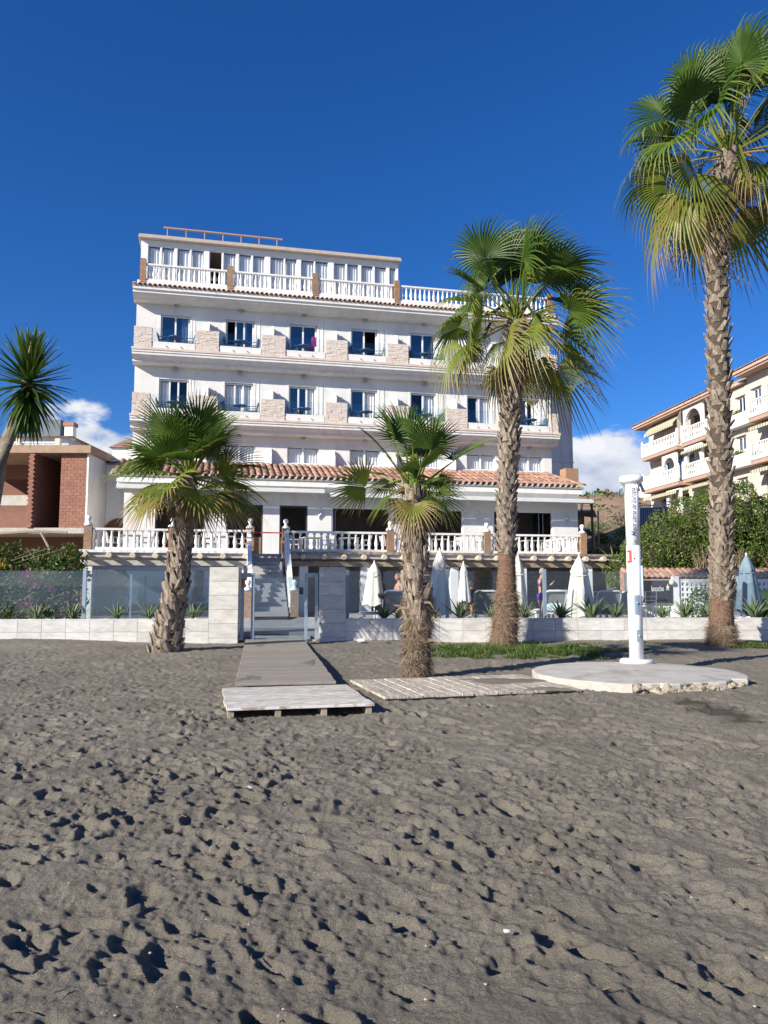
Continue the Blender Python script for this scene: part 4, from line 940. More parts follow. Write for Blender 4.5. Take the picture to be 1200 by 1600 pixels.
# people ---------------------------------------------------------
def body(name, joints, edges, parent, m):
    me = bpy.data.meshes.new(name); names = list(joints); idx = {n: i for i, n in enumerate(names)}
    me.from_pydata([joints[n][:3] for n in names], [(idx[a], idx[b]) for a, b in edges], [])
    o = place(me, name, parent); me.materials.append(m)
    sk = o.modifiers.new('skin', 'SKIN'); sk.use_smooth_shade = True
    for n in names:
        v = me.skin_vertices[0].data[idx[n]]; r = joints[n][3]; v.radius = (r, joints[n][4] if len(joints[n]) > 4 else r); v.use_root = (n == 'pelvis')
    ss = o.modifiers.new('sub', 'SUBSURF'); ss.levels = 2; ss.render_levels = 2
    return o
def hand(j, e, pre, wrist, d, side):
    """palm and five fingers continuing from a wrist joint"""
    w = Vector(wrist); d = Vector(d).normalized(); s = Vector(side).normalized(); p = w+d*.07
    j[pre+'palm'] = (*p, .030, .018); e.append((pre+'wrist', pre+'palm'))
    for k, (off, ln) in enumerate(((-.028, .06), (-.010, .075), (.010, .07), (.028, .055))):
        a = p+s*off+d*.028; b = a+d*ln*.5; c = b+(d*.7-d.cross(s)*.5).normalized()*ln*.5
        j['%sf%da' % (pre, k)] = (*a, .009); j['%sf%db' % (pre, k)] = (*b, .0085); j['%sf%dc' % (pre, k)] = (*c, .007)
        e += [(pre+'palm', '%sf%da' % (pre, k)), ('%sf%da' % (pre, k), '%sf%db' % (pre, k)), ('%sf%db' % (pre, k), '%sf%dc' % (pre, k))]
    a = w+d*.035+s*-.03; b = a+(d*.6-s).normalized()*.045
    j[pre+'ta'] = (*a, .011); j[pre+'tb'] = (*b, .009); e += [(pre+'palm', pre+'ta'), (pre+'ta', pre+'tb')]
def person(loc, rz, label, pose, scale=1.0, hairm='hair'):
    t = empty('person', loc, rz); tag(t, label, 'person'); t.scale = (scale,)*3
    return t
def stand_joints(la, ra):
    """facing -y; la/ra = (elbow, wrist, hand dir) for both arms"""
    j = {'pelvis': (0, 0, .95, .145, .115), 'waist': (0, -.01, 1.10, .125, .10), 'chest': (0, .0, 1.29, .15, .115), 'collar': (0, .01, 1.42, .10, .08), 'neck': (0, .0, 1.50, .052), 'skull': (0, -.02, 1.58, .06)}
    e = [('pelvis', 'waist'), ('waist', 'chest'), ('chest', 'collar'), ('collar', 'neck'), ('neck', 'skull')]
    for s, p, arm in ((-1, 'l', la), (1, 'r', ra)):
        j[p+'hip'] = (s*.09, 0, .90, .105); j[p+'knee'] = (s*.10, -.02, .49, .062); j[p+'calf'] = (s*.10, .015, .36, .055); j[p+'ankle'] = (s*.10, .02, .08, .036); j[p+'foot'] = (s*.11, -.10, .035, .036); j[p+'toe'] = (s*.115, -.18, .025, .028)
        e += [('pelvis', p+'hip'), (p+'hip', p+'knee'), (p+'knee', p+'calf'), (p+'calf', p+'ankle'), (p+'ankle', p+'foot'), (p+'foot', p+'toe')]
        j[p+'sh'] = (s*.17, .01, 1.39, .056); j[p+'elbow'] = (*arm[0], .042); j[p+'wrist'] = (*arm[1], .029)
        e += [('collar', p+'sh'), (p+'sh', p+'elbow'), (p+'elbow', p+'wrist')]
        hand(j, e, p, arm[1], arm[2], (s, 0, 0) if abs(arm[2][0]) < .7 else (0, s, 0))
    return j, e
def head(parent, c, hm, long=False):
    h = MB().sphere((0, 0, 0), 1, 14, 12)
    h.v = [(x*.074*(1-.12*(z < -.3)), y*.093 - (.012 if (y < -.5 and -.3 < z < .1) else 0)*(1-abs(x)*2 if abs(x) < .5 else 0), z*.115) for x, y, z in h.v]
    o = h.build('head', M['skin'], parent, True); o.location = c
    MB().add([(-.012, -.092, -.01), (.012, -.092, -.01), (0, -.115, -.018), (0, -.09, .03)], [(0, 1, 2), (0, 2, 3), (1, 3, 2)]).build('nose', M['skin'], o)
    for s in (-1, 1):
        MB().sphere((s*.03, -.083, .012), .010, 6, 5).build('eye', M['darkmetal'], o, True); MB().sphere((s*.075, .005, -.01), .022, 6, 5, (.4, .8, 1.2)).build('ear', M['skin'], o, True)
    MB().sphere((0, -.084, -.055), .018, 6, 4, (1.2, .4, .3)).build('mouth', mat('lips', (.35, .13, .11), None, 5, .6), o, True)
    hr = MB().sphere((0, 0, 0), 1, 14, 12); hr.v = [(x*.082, y*.098+.014, max(z, -.55 if y > 0 else .22)*.118+.012) for x, y, z in hr.v]
    hr.build('hair', hm, o, True)
    return o
# person in purple swimwear, standing side on, forearm raised
p1 = person((4.80, 23.5, .30), R(62), 'person in purple swimwear standing behind the glass, one forearm raised', 0)
j, e = stand_joints(((-.22, -.10, 1.14), (-.16, -.34, 1.28), (0, -.5, .5)), ((.24, -.04, 1.13), (.20, -.24, .98), (0, -.8, -.3)))
body('body', j, e, p1, M['skin']); head(p1, (0, -.045, 1.66), mat('grey_hair', (.30, .28, .27), (.2, .19, .18), 30, .8))
PUR = mat('purple_swim_cloth', (.10, .03, .32), (.07, .02, .24), 8, .8)
def band(parent, name, m, rows, n=20):
    s = MB()
    for (z, rx, ry, cy) in rows:
        for i in range(n): a = 2*math.pi*i/n; s.v.append((rx*math.cos(a), cy+ry*math.sin(a), z))
    for k in range(len(rows)-1):
        for i in range(n): s.f.append((k*n+i, k*n+(i+1) % n, (k+1)*n+(i+1) % n, (k+1)*n+i))
    s.a = [0]*len(s.v); return s.build(name, m, parent, True)
band(p1, 'swim_briefs', PUR, [(.80, .17, .12, 0), (.86, .195, .145, 0), (.94, .195, .15, 0), (1.03, .165, .13, -.005)])
band(p1, 'bikini_top', PUR, [(1.25, .158, .125, -.005), (1.29, .165, .135, -.01), (1.33, .16, .128, -.005)])
# person in dark green shorts, bare back, mostly behind the palm
p2 = person((.47, 24.0, .16), R(-60), 'bare chested person in dark green shorts standing behind the shaggy middle palm', 0)
j, e = stand_joints(((-.25, -.03, 1.13), (-.22, -.20, .95), (0, -.5, -.6)), ((.25, -.03, 1.13), (.22, -.16, .92), (0, -.4, -.8)))
body('body', j, e, p2, M['skin']); head(p2, (0, -.05, 1.655), M['hair'])
SHO = mat('dark_green_shorts', (.02, .06, .045), None, 6, .9)
band(p2, 'shorts', SHO, [(.60, .20, .13, 0), (.75, .205, .145, 0), (.92, .19, .15, 0), (1.04, .165, .13, -.005)])
# person lying on the lounger with one knee up
p3 = person((.55, 22.35, .80), R(88), 'person lying on a lounger by the palm with one bare knee raised', 0)
j = {'pelvis': (0, 0, .12, .13, .11), 'waist': (0, .17, .16, .12, .10), 'chest': (0, .34, .25, .145, .11), 'collar': (0, .44, .33, .10, .08), 'neck': (0, .50, .38, .05), 'skull': (0, .56, .42, .06)}
e = [('pelvis', 'waist'), ('waist', 'chest'), ('chest', 'collar'), ('collar', 'neck'), ('neck', 'skull')]
for s, p, kz, ay in ((-1, 'l', .46, -.62), (1, 'r', .20, -.80)):
    ky = -.32 if p == 'l' else -.42
    j[p+'hip'] = (s*.09, -.03, .12, .10); j[p+'knee'] = (s*.1, ky, kz, .062); j[p+'calf'] = (s*.1, ky+(ay-ky)*.35, kz*.72+.03, .052); j[p+'ankle'] = (s*.1, ay, .08, .035); j[p+'foot'] = (s*.1, ay-.08, .05, .034)
    e += [('pelvis', p+'hip'), (p+'hip', p+'knee'), (p+'knee', p+'calf'), (p+'calf', p+'ankle'), (p+'ankle', p+'foot')]
    j[p+'sh'] = (s*.17, .42, .30, .055); j[p+'elbow'] = (s*.25, .22, .18, .04); j[p+'wrist'] = (s*.22, -.02, .16, .028)
    e += [('collar', p+'sh'), (p+'sh', p+'elbow'), (p+'elbow', p+'wrist')]; hand(j, e, p, (s*.22, -.02, .16), (0, -1, -.1), (s, 0, 0))
body('body', j, e, p3, M['skin']); hd = head(p3, (0, .60, .47), M['hair']); hd.rotation_euler = (R(-70), 0, 0)
sh_ = band(p3, 'swim_trunks', mat('navy_swim_trunks', (.02, .03, .07), None, 6, .9), [(-.12, .19, .13, 0), (0, .19, .14, 0), (.12, .17, .13, 0)]); sh_.rotation_euler = (R(-90), 0, 0); sh_.location = (0, 0, .14)
lounger(.62, 22.45, R(88), 'white framed lounger under the person lying beside the shaggy palm', R(35))
# person sitting in the shade farther back
p4 = person((3.15, 27.5, .46), R(-25), 'person in dark clothes sitting in the shade beyond the tall palm', 0)
j = {'pelvis': (0, 0, .45, .13, .11), 'waist': (0, -.01, .60, .12, .10), 'chest': (0, -.02, .79, .145, .11), 'collar': (0, -.02, .92, .10, .08), 'neck': (0, -.03, 1.0, .05), 'skull': (0, -.05, 1.07, .06)}
e = [('pelvis', 'waist'), ('waist', 'chest'), ('chest', 'collar'), ('collar', 'neck'), ('neck', 'skull')]
for s, p in ((-1, 'l'), (1, 'r')):
    j[p+'hip'] = (s*.09, -.05, .45, .10); j[p+'knee'] = (s*.11, -.45, .47, .062); j[p+'calf'] = (s*.11, -.44, .34, .052); j[p+'ankle'] = (s*.11, -.42, .07, .036); j[p+'foot'] = (s*.11, -.54, .035, .035)
    e += [('pelvis', p+'hip'), (p+'hip', p+'knee'), (p+'knee', p+'calf'), (p+'calf', p+'ankle'), (p+'ankle', p+'foot')]
    j[p+'sh'] = (s*.17, -.01, .90, .055); j[p+'elbow'] = (s*.24, -.12, .66, .04); j[p+'wrist'] = (s*.14, -.33, .60, .028)
    e += [('collar', p+'sh'), (p+'sh', p+'elbow'), (p+'elbow', p+'wrist')]; hand(j, e, p, (s*.14, -.33, .60), (0, -1, -.1), (s, 0, 0))
body('body', j, e, p4, M['skin']); head(p4, (0, -.07, 1.16), M['hair'])
band(p4, 'shirt', mat('dark_plum_cloth', (.05, .025, .06), None, 6, .9), [(.42, .18, .15, 0), (.60, .165, .14, -.01), (.80, .19, .15, -.02), (.93, .17, .12, -.02), (.97, .08, .07, -.02)])
def stool(x, y, z, label):
    t = empty('stool', (x, y, z)); tag(t, label, 'stool'); MB().lathe([(.2, .36), (.21, .38), (.21, .42), (0, .425)], 14).build('seat', M['wood_dark'], t)
    for a in range(4): MB().tube([(.15*math.cos(a*1.57), .15*math.sin(a*1.57), .37), (.2*math.cos(a*1.57), .2*math.sin(a*1.57), 0)], .018, 6).build('leg', M['wood_dark'], t)
stool(3.15, 27.52, .46, 'dark wooden stool under the person sitting in the shade')
# stacked metal chairs of the bar under the canopy
def bar_chair(x, y, z, rz, label, m):
    t = empty('garden_chair', (x, y, z), rz); tag(t, label, 'chair', 'grey metal chairs under the canopy')
    MB().box(-.22, .22, -.22, .22, .43, .46).build('seat', m, t)
    for sx in (-.2, .2):
        MB().tube([(sx, -.2, 0), (sx, -.2, .44)], .016, 6).build('leg', m, t); MB().tube([(sx, .2, 0), (sx, .2, .44), (sx, .24, .9)], .016, 6).build('leg', m, t)
    for zz in (.58, .72, .88): MB().tube([(-.2, .225, zz), (.2, .225, zz)], .014, 6).build('back_slat', m, t)
for i in range(4): bar_chair(7.25+i*.62, 26.4+.1*i, .46, R(190), 'pale metal chair in the shade left of the shower, %s in its row' % ORD[i], M['steel'])
# ================================================================ PALMS
def frond(s, base, az, el, lp, rb, droop=.5, tipdroop=.5, wind=(0, 0, 0), dry0=0.0, dryt=.35, nseg=30, spread=R(118), cup=.25, roll=0.0, twist=0.0, split=.5, pw=.028):
    """one fan leaf: arching stalk, pleated blade whose fingers part and hang"""
    d = Vector((math.cos(az)*math.cos(el), math.sin(az)*math.cos(el), math.sin(el))); p = Vector(base); pts = [p.copy()]; n = 7
    W = Vector(wind)
    for k in range(n):
        d = (d + Vector((0, 0, -1))*droop*.16*(k/n+.25)*math.cos(el*.8) + W*.05*(k/n)).normalized(); p = p+d*(lp/n); pts.append(p.copy())
    s.tube(pts, [pw*(1-.6*k/n) for k in range(n+1)], 5, at=min(1, dry0*.9+.32))
    T = d; up = Vector((0, 0, 1)); S = T.cross(up)
    if S.length < .05: S = Vector((math.sin(az), -math.cos(az), 0))
    S.normalize(); Nn = S.cross(T).normalized()
    q = Quaternion(T, roll); S = q @ S; Nn = q @ Nn
    rs = [.03, .28, split, .66, .82, .93, 1.0]
    for i in range(nseg):
        th = -spread+2*spread*(i+.5)/nseg; dth = 2*spread/nseg
        L = rb*(.66+.34*math.cos(th*.62))*random.uniform(.93, 1.06)
        u = T*math.cos(th)+S*math.sin(th); lat = -T*math.sin(th)+S*math.cos(th)
        hang = random.uniform(.75, 1.3); sw = random.uniform(-.06, .06); ring = []
        dd = dry0+random.uniform(-.05, .08)
        for r in rs:
            c = p+u*(L*r) + Nn*(cup*L*r*abs(math.sin(th))*.7) - Nn*(.12*L*r*r)
            f = max(0, r-.35)/.65; c = c + Vector((0, 0, -1))*(tipdroop*hang*L*f*f*.62) + W*(L*f*f*.6) + lat*(sw*L*f*f)
            if r <= split: hw = r*L*dth*.5
            else: hw = split*L*dth*.5*((1-r)/(1-split))**.8
            fold = .45*hw
            s.v += [c-lat*hw, c+Nn*(fold if i % 1 == 0 else 0), c+lat*hw]
            dv = max(0.0, min(1.0, dd + dryt*max(0, (r-.55)/.45)**1.6)); s.a += [dv]*3
        o = len(s.v)-3*len(rs)
        for k in range(len(rs)-1):
            a = o+3*k; s.f += [(a, a+1, a+4, a+3), (a+1, a+2, a+5, a+4)]
def palm(name, label, path, rad, fronds, boots=None, lower=None, fibres=None, group='fan palms on the beach'):
    base = path[0]; t = empty(name, base); tag(t, label, 'palm tree', group)
    P = [Vector(p)-Vector(base) for p in path]
    # resample the trunk
    def at(f):
        x = f*(len(P)-1); i = min(int(x), len(P)-2); g = x-i; g2 = g
        return P[i].lerp(P[i+1], g2), rad[i]*(1-g)+rad[i+1]*g
    n = 60; s = MB(); ns = 16
    for k in range(n+1):
        c, r = at(k/n)
        for i in range(ns): a = 2*math.pi*i/ns; rr = r*(.93+.07*random.random()+.03*math.sin(k*2.1)); s.v.append((c.x+rr*math.cos(a), c.y+rr*math.sin(a), c.z))
    s.f = [(k*ns+i, k*ns+(i+1) % ns, (k+1)*ns+(i+1) % ns, (k+1)*ns+i) for k in range(n) for i in range(ns)] + [tuple(range(n*ns, (n+1)*ns))]; s.a = [0]*len(s.v)
    trunk = s.build('trunk', M['trunk'], t, True)
    if lower:
        trunk.data.materials.append(M['bark_red'])
        for pl in trunk.data.polygons:
            if pl.center.z < lower: pl.material_index = 1
    H = P[-1].z
    if boots:
        f0, f1, dens, w, h, flare = boots; s = MB(); nbt = int(dens*(f1-f0)*H); 
        for k in range(nbt):
            f = f0+(f1-f0)*(k+random.uniform(-.4, .4))/nbt; c, r = at(max(0, min(1, f))); a = k*2.39996+random.uniform(-.12, .12)
            ww = w*random.uniform(.6, 1.25); hh = h*random.uniform(.6, 1.5); fl = flare*random.uniform(.5, 1.4)
            er = Vector((math.cos(a), math.sin(a), 0)); et = Vector((-math.sin(a), math.cos(a), 0)); ez = Vector((0, 0, 1)); lean = et*random.uniform(-.35, .35)*hh
            b0 = c+er*(r*.92)-ez*hh*.35; t0 = c+er*(r+fl)+ez*hh*.5+lean
            vs = [b0-et*ww*.55-er*.02, b0+er*.035, b0+et*ww*.55-er*.02, t0+et*ww*.26, t0+er*.02+ez*hh*.12*random.uniform(-1, 1.4), t0-et*ww*.26, t0-er*.05+et*ww*.18-ez*.02, t0-er*.05-et*ww*.18-ez*.02]
            s.add(vs, [(0, 1, 4, 5), (1, 2, 3, 4), (5, 4, 3, 6, 7), (2, 6, 3), (0, 5, 7)])
        tag(s.build('leaf_bases', M['boot'], trunk), kind='stuff')
    if fibres:
        s = MB()
        for (f0, f1, num, ln, m_) in fibres:
            for k in range(num):
                f = random.uniform(f0, f1); c, r = at(f); a = random.uniform(0, 6.283); er = Vector((math.cos(a), math.sin(a), 0)); et = Vector((-math.sin(a), math.cos(a), 0))
                L_ = ln*random.uniform(.4, 1.3); wd = random.uniform(.002, .007) if not m_ else random.uniform(.012, .03); p0 = c+er*(r*.97); d0 = (er*random.uniform(.05, .45)+et*random.uniform(-1, 1)+Vector((0, 0, random.uniform(-1.2, .35)))).normalized()
                p1 = p0+d0*L_*.5; p2 = p1+(d0+Vector((0, 0, -.9))).normalized()*L_*.5; q = et*wd if abs(d0.z) > .5 else Vector((0, 0, wd))
                s.add([p0-q, p0+q, p1+q*.8, p1-q*.8, p2], [(0, 1, 2, 3), (3, 2, 4)])
        tag(s.build('trunk_fibres', M['fibre'], trunk), kind='stuff')
    top = P[-1]; cr = MB()
    for k in range(16):
        a = k*2.4; cr.tube([top+Vector((.06*math.cos(a), .06*math.sin(a), -.25)), top+Vector((.10*math.cos(a), .10*math.sin(a), .05)), top+Vector((.05*math.cos(a), .05*math.sin(a), .45+.2*random.random()))], [.05, .045, .012], 5, at=.3)
    crown = cr.build('crown', M['frond'], t, True, True)
    for kw in fronds:
        s = MB(); b = top+Vector((.12*math.cos(kw['az']), .12*math.sin(kw['az']), kw.pop('dz', 0))); frond(s, b, **kw)
        s.build('frond', M['frond'], crown, False, True)
    return t
def frond_set(n, el0, el1, lp, rb, wind, dry_low=.5, seed=1, nseg=30, droop=(.2, .9), tip=(.15, .7), az0=0, spread=R(118), dry_pow=2.0, cup=.25, split=.5, rollv=.45):
    r = random.Random(seed); out = []
    for k in range(n):
        t = k/(n-1); e = el0+(el1-el0)*t**1.05+r.uniform(-.12, .12)
        out.append(dict(az=az0+k*2.39996+r.uniform(-.2, .2), el=e, lp=lp*r.uniform(.82, 1.12)*(1-.25*(1-t) if False else 1), rb=rb*r.uniform(.88, 1.08), droop=droop[0]+(droop[1]-droop[0])*t, tipdroop=tip[0]+(tip[1]-tip[0])*t+r.uniform(-.05, .1), wind=wind,
                        dry0=dry_low*t**dry_pow+r.uniform(0, .10), dryt=.12+.34*t+r.uniform(0, .25), nseg=nseg, roll=r.gauss(0, rollv), dz=.32*(1-t)-.1, spread=spread, cup=cup*r.uniform(.4, 2.6), split=split))
    return out
def skirt(n, lp, rb, seed, dz=(-.5, -.1), nseg=22):
    r = random.Random(seed); return [dict(az=k*2.4+r.uniform(-.4, .4), el=r.uniform(-1.35, -.8), lp=lp*r.uniform(.5, 1), rb=rb*r.uniform(.6, 1), droop=.8, tipdroop=.9, dry0=r.uniform(.7, .95), dryt=.2, nseg=nseg, roll=r.uniform(-1, 1), dz=r.uniform(*dz), spread=R(70), cup=.5) for k in range(n)]
random.seed(11)
g0 = gz(-4.9, 17.3)
palm('palm_tree', 'thick leaning palm with a wide stiff green crown before the left planter wall',
     [(-4.87, 17.3, g0-.1), (-4.78, 17.3, .7), (-4.67, 17.3, 1.45), (-4.55, 17.3, 2.4), (-4.46, 17.3, 3.3), (-4.42, 17.3, 4.0)], [.36, .27, .22, .19, .17, .15],
     frond_set(27, 1.4, -.5, .78, 1.06, (.06, .03, 0), .42, 5, 36, (.1, .55), (.02, .28), .4, R(120), 2.2) + skirt(4, .45, .7, 6),
     boots=(.0, .97, 46, .27, .34, .045), fibres=[(0, .3, 700, .24, 0), (.85, 1, 60, .4, 0)])
palm('palm_tree', 'shaggy palm with a small upright crown, nearest the viewer beside the plank deck',
     [(.56, 13.3, -.15), (.57, 13.3, .6), (.58, 13.3, 1.2), (.53, 13.3, 2.0), (.51, 13.3, 2.8), (.52, 13.3, 3.25)], [.235, .225, .205, .175, .16, .14],
     frond_set(12, 1.45, .25, .68, .78, (.02, .0, 0), .25, 14, 30, (.05, .25), (.02, .10), 2.1, R(100), 2, split=.45) + frond_set(8, -.05, -.55, .36, .62, (0, 0, 0), .40, 18, 26, (.3, .6), (.2, .4), .3, R(105), split=.42) + skirt(3, .35, .6, 7, (-.3, -.1)),
     boots=(.30, .98, 34, .25, .40, .04), fibres=[(.0, .45, 3800, .19, 0), (.40, .7, 500, .22, 0), (.85, 1, 60, .3, 0), (.05, .6, 34, .42, 1)])
palm('palm_tree', 'tall palm with a drooping windswept crown in front of the right half of the hotel',
     [(2.97, 19.3, .0), (3.05, 19.3, 1.0), (3.08, 19.3, 2.0), (3.09, 19.3, 3.2), (3.13, 19.3, 4.4), (3.24, 19.3, 5.9), (3.33, 19.3, 7.4), (3.42, 19.3, 8.35)], [.34, .29, .22, .20, .205, .215, .225, .19],
     frond_set(40, 1.50, -.55, 1.45, 1.28, (.36, .08, .03), .36, 23, 34, (.25, .95), (.22, .85), 1.0, R(118), 2.3, rollv=.9, split=.42) + skirt(7, .5, .8, 8, (-.8, -.2), 26),
     boots=(.33, 1.0, 48, .235, .23, .075), lower=2.95, fibres=[(0, .2, 2600, .26, 0), (.2, .36, 1300, .10, 0), (.9, 1, 120, .5, 0)])
palm('palm_tree', 'tallest palm at the right edge with a scaly pale trunk and wind tossed crown',
     [(8.14, 18.75, .0), (8.18, 18.75, 1.0), (8.21, 18.75, 1.9), (8.28, 18.75, 3.5), (8.36, 18.75, 6.5), (8.42, 18.75, 9.9), (8.58, 18.75, 11.3), (8.88, 18.75, 12.55)], [.33, .275, .22, .23, .235, .245, .255, .21],
     frond_set(44, 1.50, -.6, 1.85, 1.45, (.42, .08, .05), .36, 33, 36, (.3, 1.0), (.25, .9), .7, R(118), 2.3, rollv=1.0, split=.42) + skirt(6, .55, .85, 9, (-.9, -.2), 26),
     boots=(.185, 1.0, 48, .235, .23, .08), lower=2.6, fibres=[(0, .09, 2600, .24, 0), (.09, .2, 1300, .10, 0), (.92, 1, 100, .5, 0)])
# yucca at the far left
def yucca(loc, pts, rad, label):
    t = empty('yucca', loc); tag(t, label, 'yucca')
    MB().tube(pts, rad, 12).build('trunk', mat('grey_yucca_bark', (.22, .19, .155), (.11, .09, .07), 9, .95, .8, 30), t, True)
    top = Vector(pts[-1]); s0 = MB().sphere(top, .16, 8, 6); s0.a = [.2]*len(s0.v); cr = s0.build('crown', M['frond'], t, True, True)
    LM = []
    for q in range(3):
        s = MB(); L_ = 1.42; n = 6
        for i in range(n+1):
            u = i/n; w = .066*(1-u)**.6*(.6+.8*min(1, u*4))+.001; z = -.22*q*u*u; s.v += [(L_*u, -w, z+.015), (L_*u, 0, z), (L_*u, w, z+.015)]; s.a += [.02+.2*u**3]*3
        s.f = [f for i in range(n) for f in ((3*i, 3*i+1, 3*i+4, 3*i+3), (3*i+1, 3*i+2, 3*i+5, 3*i+4))]; LM.append(s.mesh('leaf', M['frond'], False, True))
    for k in range(230):
        u = k/230; e = 1.45-2.8*u**1.1+random.uniform(-.15, .15); az = k*2.39996
        place(LM[0 if e > .2 else random.choice([1, 2])], 'leaf', cr, top+Vector((0, 0, .15-1.0*u)), (random.uniform(-.3, .3), -e, az), random.uniform(.8, 1.1))
    MB().tube([top+Vector((.1, -.2, .1)), top+Vector((.2, -.4, .55)), top+Vector((.22, -.4, .95))], [.03, .06, .015], 7).build('flower_spike', M['fibre'], t, True)
yucca((-12.6, 24, 0), [(0, 0, .3), (.15, 0, 3), (.42, 0, 5.0), (.62, 0, 6.0), (.95, 0, 6.9), (1.22, 0, 7.9), (1.25, 0, 8.3)], [.26, .24, .22, .20, .19, .18, .15], 'dark green yucca with a bare grey trunk cut by the left edge')
# ================================================================ AROUND THE HOTEL
random.seed(5)
def hl(x, y, z=0.0):
    c, s = math.cos(HYAW), math.sin(HYAW); return (HO[0]+x*c-y*s, HO[1]+x*s+y*c, z)
def leaf_cloud(s, pts, size, dry=(0, .5), jit=.5, bend=.3, aspect=.55):
    """small bent leaves at the given points"""
    P = np.array([tuple(p) for p in pts]); n = len(P)
    if n == 0: return
    def nrm(a): return a/np.linalg.norm(a, axis=1, keepdims=True)
    N_ = nrm(rng.normal(0, 1, (n, 3)) + np.array([0, -.5, .6])); T_ = nrm(np.cross(N_, rng.normal(0, 1, (n, 3)))); B_ = np.cross(N_, T_)
    L_ = (size*rng.uniform(.6, 1.3, n))[:, None]; W_ = L_*aspect
    V = np.stack([P-T_*L_*.5, P+B_*W_*.5+N_*L_*.08, P+T_*L_*.5-N_*L_*bend*.4, P-B_*W_*.5+N_*L_*.08], 1).reshape(-1, 3)
    o = len(s.v); s.v.extend(map(tuple, V.tolist()))
    for i in range(n): q = o+4*i; s.f.append((q, q+1, q+2)); s.f.append((q, q+2, q+3))
    s.a.extend(np.repeat(rng.uniform(dry[0], dry[1], n), 4).tolist())
def blob_points(blobs, n, shell=.55):
    out = []; tot = sum(b[3]*b[4]*b[5] for b in blobs)**.0 * len(blobs); vol = [(b[3]*b[4]*b[5])**.67 for b in blobs]; T = sum(vol)
    for b, v in zip(blobs, vol):
        for _ in range(int(n*v/T)):
            d = Vector((random.gauss(0, 1), random.gauss(0, 1), random.gauss(0, 1))).normalized(); r = shell+(1-shell)*random.random()**.6
            r *= 1+.16*math.sin(d.x*7+b[0])*math.sin(d.z*6+b[2]*2)
            out.append((b[0]+b[3]*d.x*r, b[1]+b[4]*d.y*r, b[2]+b[5]*d.z*r))
    return out
# ---------------------------------------------------------------- half built brick house on the left
bh = empty('brick_house', (0, 33, 0)); tag(bh, 'unfinished red clay brick house with open dark rooms behind the yucca', 'house')
MB().box(-20, -12.66, -.25, 6, 7.26, 7.52).box(-19.9, -12.72, -.1, 6, 7.52, 7.62).build('roof_slab', mat('raw_concrete_slab', (.40, .27, .19), (.30, .22, .16), 3, .95, .5, 30), bh)
MB().box(-20, -12.86, -.15, 6, 3.78, 4.02).build('floor_slab', M['concrete'], bh)
w = MB(); w.box(-14.0, -12.98, .13, .24, 4.025, 7.255).box(-15.3, -15.1, .0, 5.9, 4.025, 7.255).box(-13.0, -12.9, .25, 5.9, 4.025, 7.255)
wall_mesh(w, -20, -13.01, 4.025, 7.255, 3.2, .15, [(-14.75, -13.9, 5.2, 6.5), (-18.5, -16.5, 5.0, 6.6)])
w.box(-20, -13.0, 5.7, 5.9, 0, 7.255); w.box(-20, -12.9, 2.6, 2.8, .2, 3.77)
cw = w.build('clay_wall', M['claywall'], bh)
for c in range(23):
    x = -14.02; k = 0
    while x < -12.91:
        l = min(.145 if (k == 0 and c % 2) else .29, -12.90-x+(.0 if c % 2 else -.05)); k += 1
        if l < .05: break
        key = 'cb%.3f' % round(l, 2)
        if key not in MATS: MATS[key] = bevel_box_mesh('clay_brick', round(l, 2)-.008, .12, .132, .005, M['clay'])
        place(MATS[key], 'clay_brick', cw, (x+l/2, .06+random.uniform(-.004, .004), 4.095+c*.1395), (0, 0, random.uniform(-.006, .006))); x += l
MB().box(-14.01, -12.93, .012, .125, 4.026, 7.25).build('mortar', M['mortar'], cw)
BR2 = bevel_box_mesh('clay_brick_end', .22, .28, .085, .006, M['clay'])
for c in range(34): place(BR2, 'clay_brick', cw, (-15.2+(.03 if c % 2 else -.02), -.09, 4.075+c*.094), (0, 0, random.uniform(-.05, .05)))
MB().box(-12.88, -12.8, -.05, 2.3, 3.0, 7.25).build('white_gable', M['white'], bh)
MB().box(-17.5, -15.4, .5, .9, 5.05, 5.5).build('lintel', M['concrete'], bh)
MB().tube([(-17.2, -.35, 3.72), (-14.8, -.4, 3.86), (-13.5, -.35, 3.80)], .07, 6).tube([(-14.6, -.4, 3.8), (-14.1, -.5, 3.0)], .05, 6).build('fallen_beam', M['wood_worn'], bh)
# white neighbour wall with the arched door
nh = empty('white_house', (0, 35.1, 0)); tag(nh, 'plain white house front with a brown arched door beside the hotel', 'house')
s = MB(); s.box(-12.79, -11.0, 0, .25, 0, 7.1); s.build('wall', M['white'], nh)
MB().add([(-12.79, .003, 7.102), (-11.0, .003, 7.102), (-11.0, .25, 7.6), (-11.6, .25, 8.0), (-12.79, .25, 7.4)], [(0, 1, 2, 3, 4)]).build('gable', M['white'], nh)
s = MB(); n = 12; pts = [(-12.95+.0, 2.85)] + [(-12.1+.72*math.cos(math.pi-math.pi*k/n), 4.0+.62*math.sin(math.pi*k/n)) for k in range(n+1)]
arc = [(-12.82, 2.86)] + pts[1:] + [(-11.38, 2.86)]
s.add([(x, -.06, z) for x, z in arc] + [(x, -.001, z) for x, z in arc], [tuple(range(len(arc)))[::-1]] + [(i, (i+1) % len(arc), (i+1) % len(arc)+len(arc), i+len(arc)) for i in range(len(arc))])
s.build('arched_door', mat('brown_door', (.16, .075, .035), (.11, .05, .025), 5, .6), nh)
cp = MB().box(-12.8, -11.2, -.12, .3, 7.1, 7.16).build('tile_coping', M['tile'], nh)
for k in range(8): place(BARREL, 'roof_tile', cp, (-12.68+k*.2, -.2, 7.17), (.1, 0, 0), (.8, .7, .8))
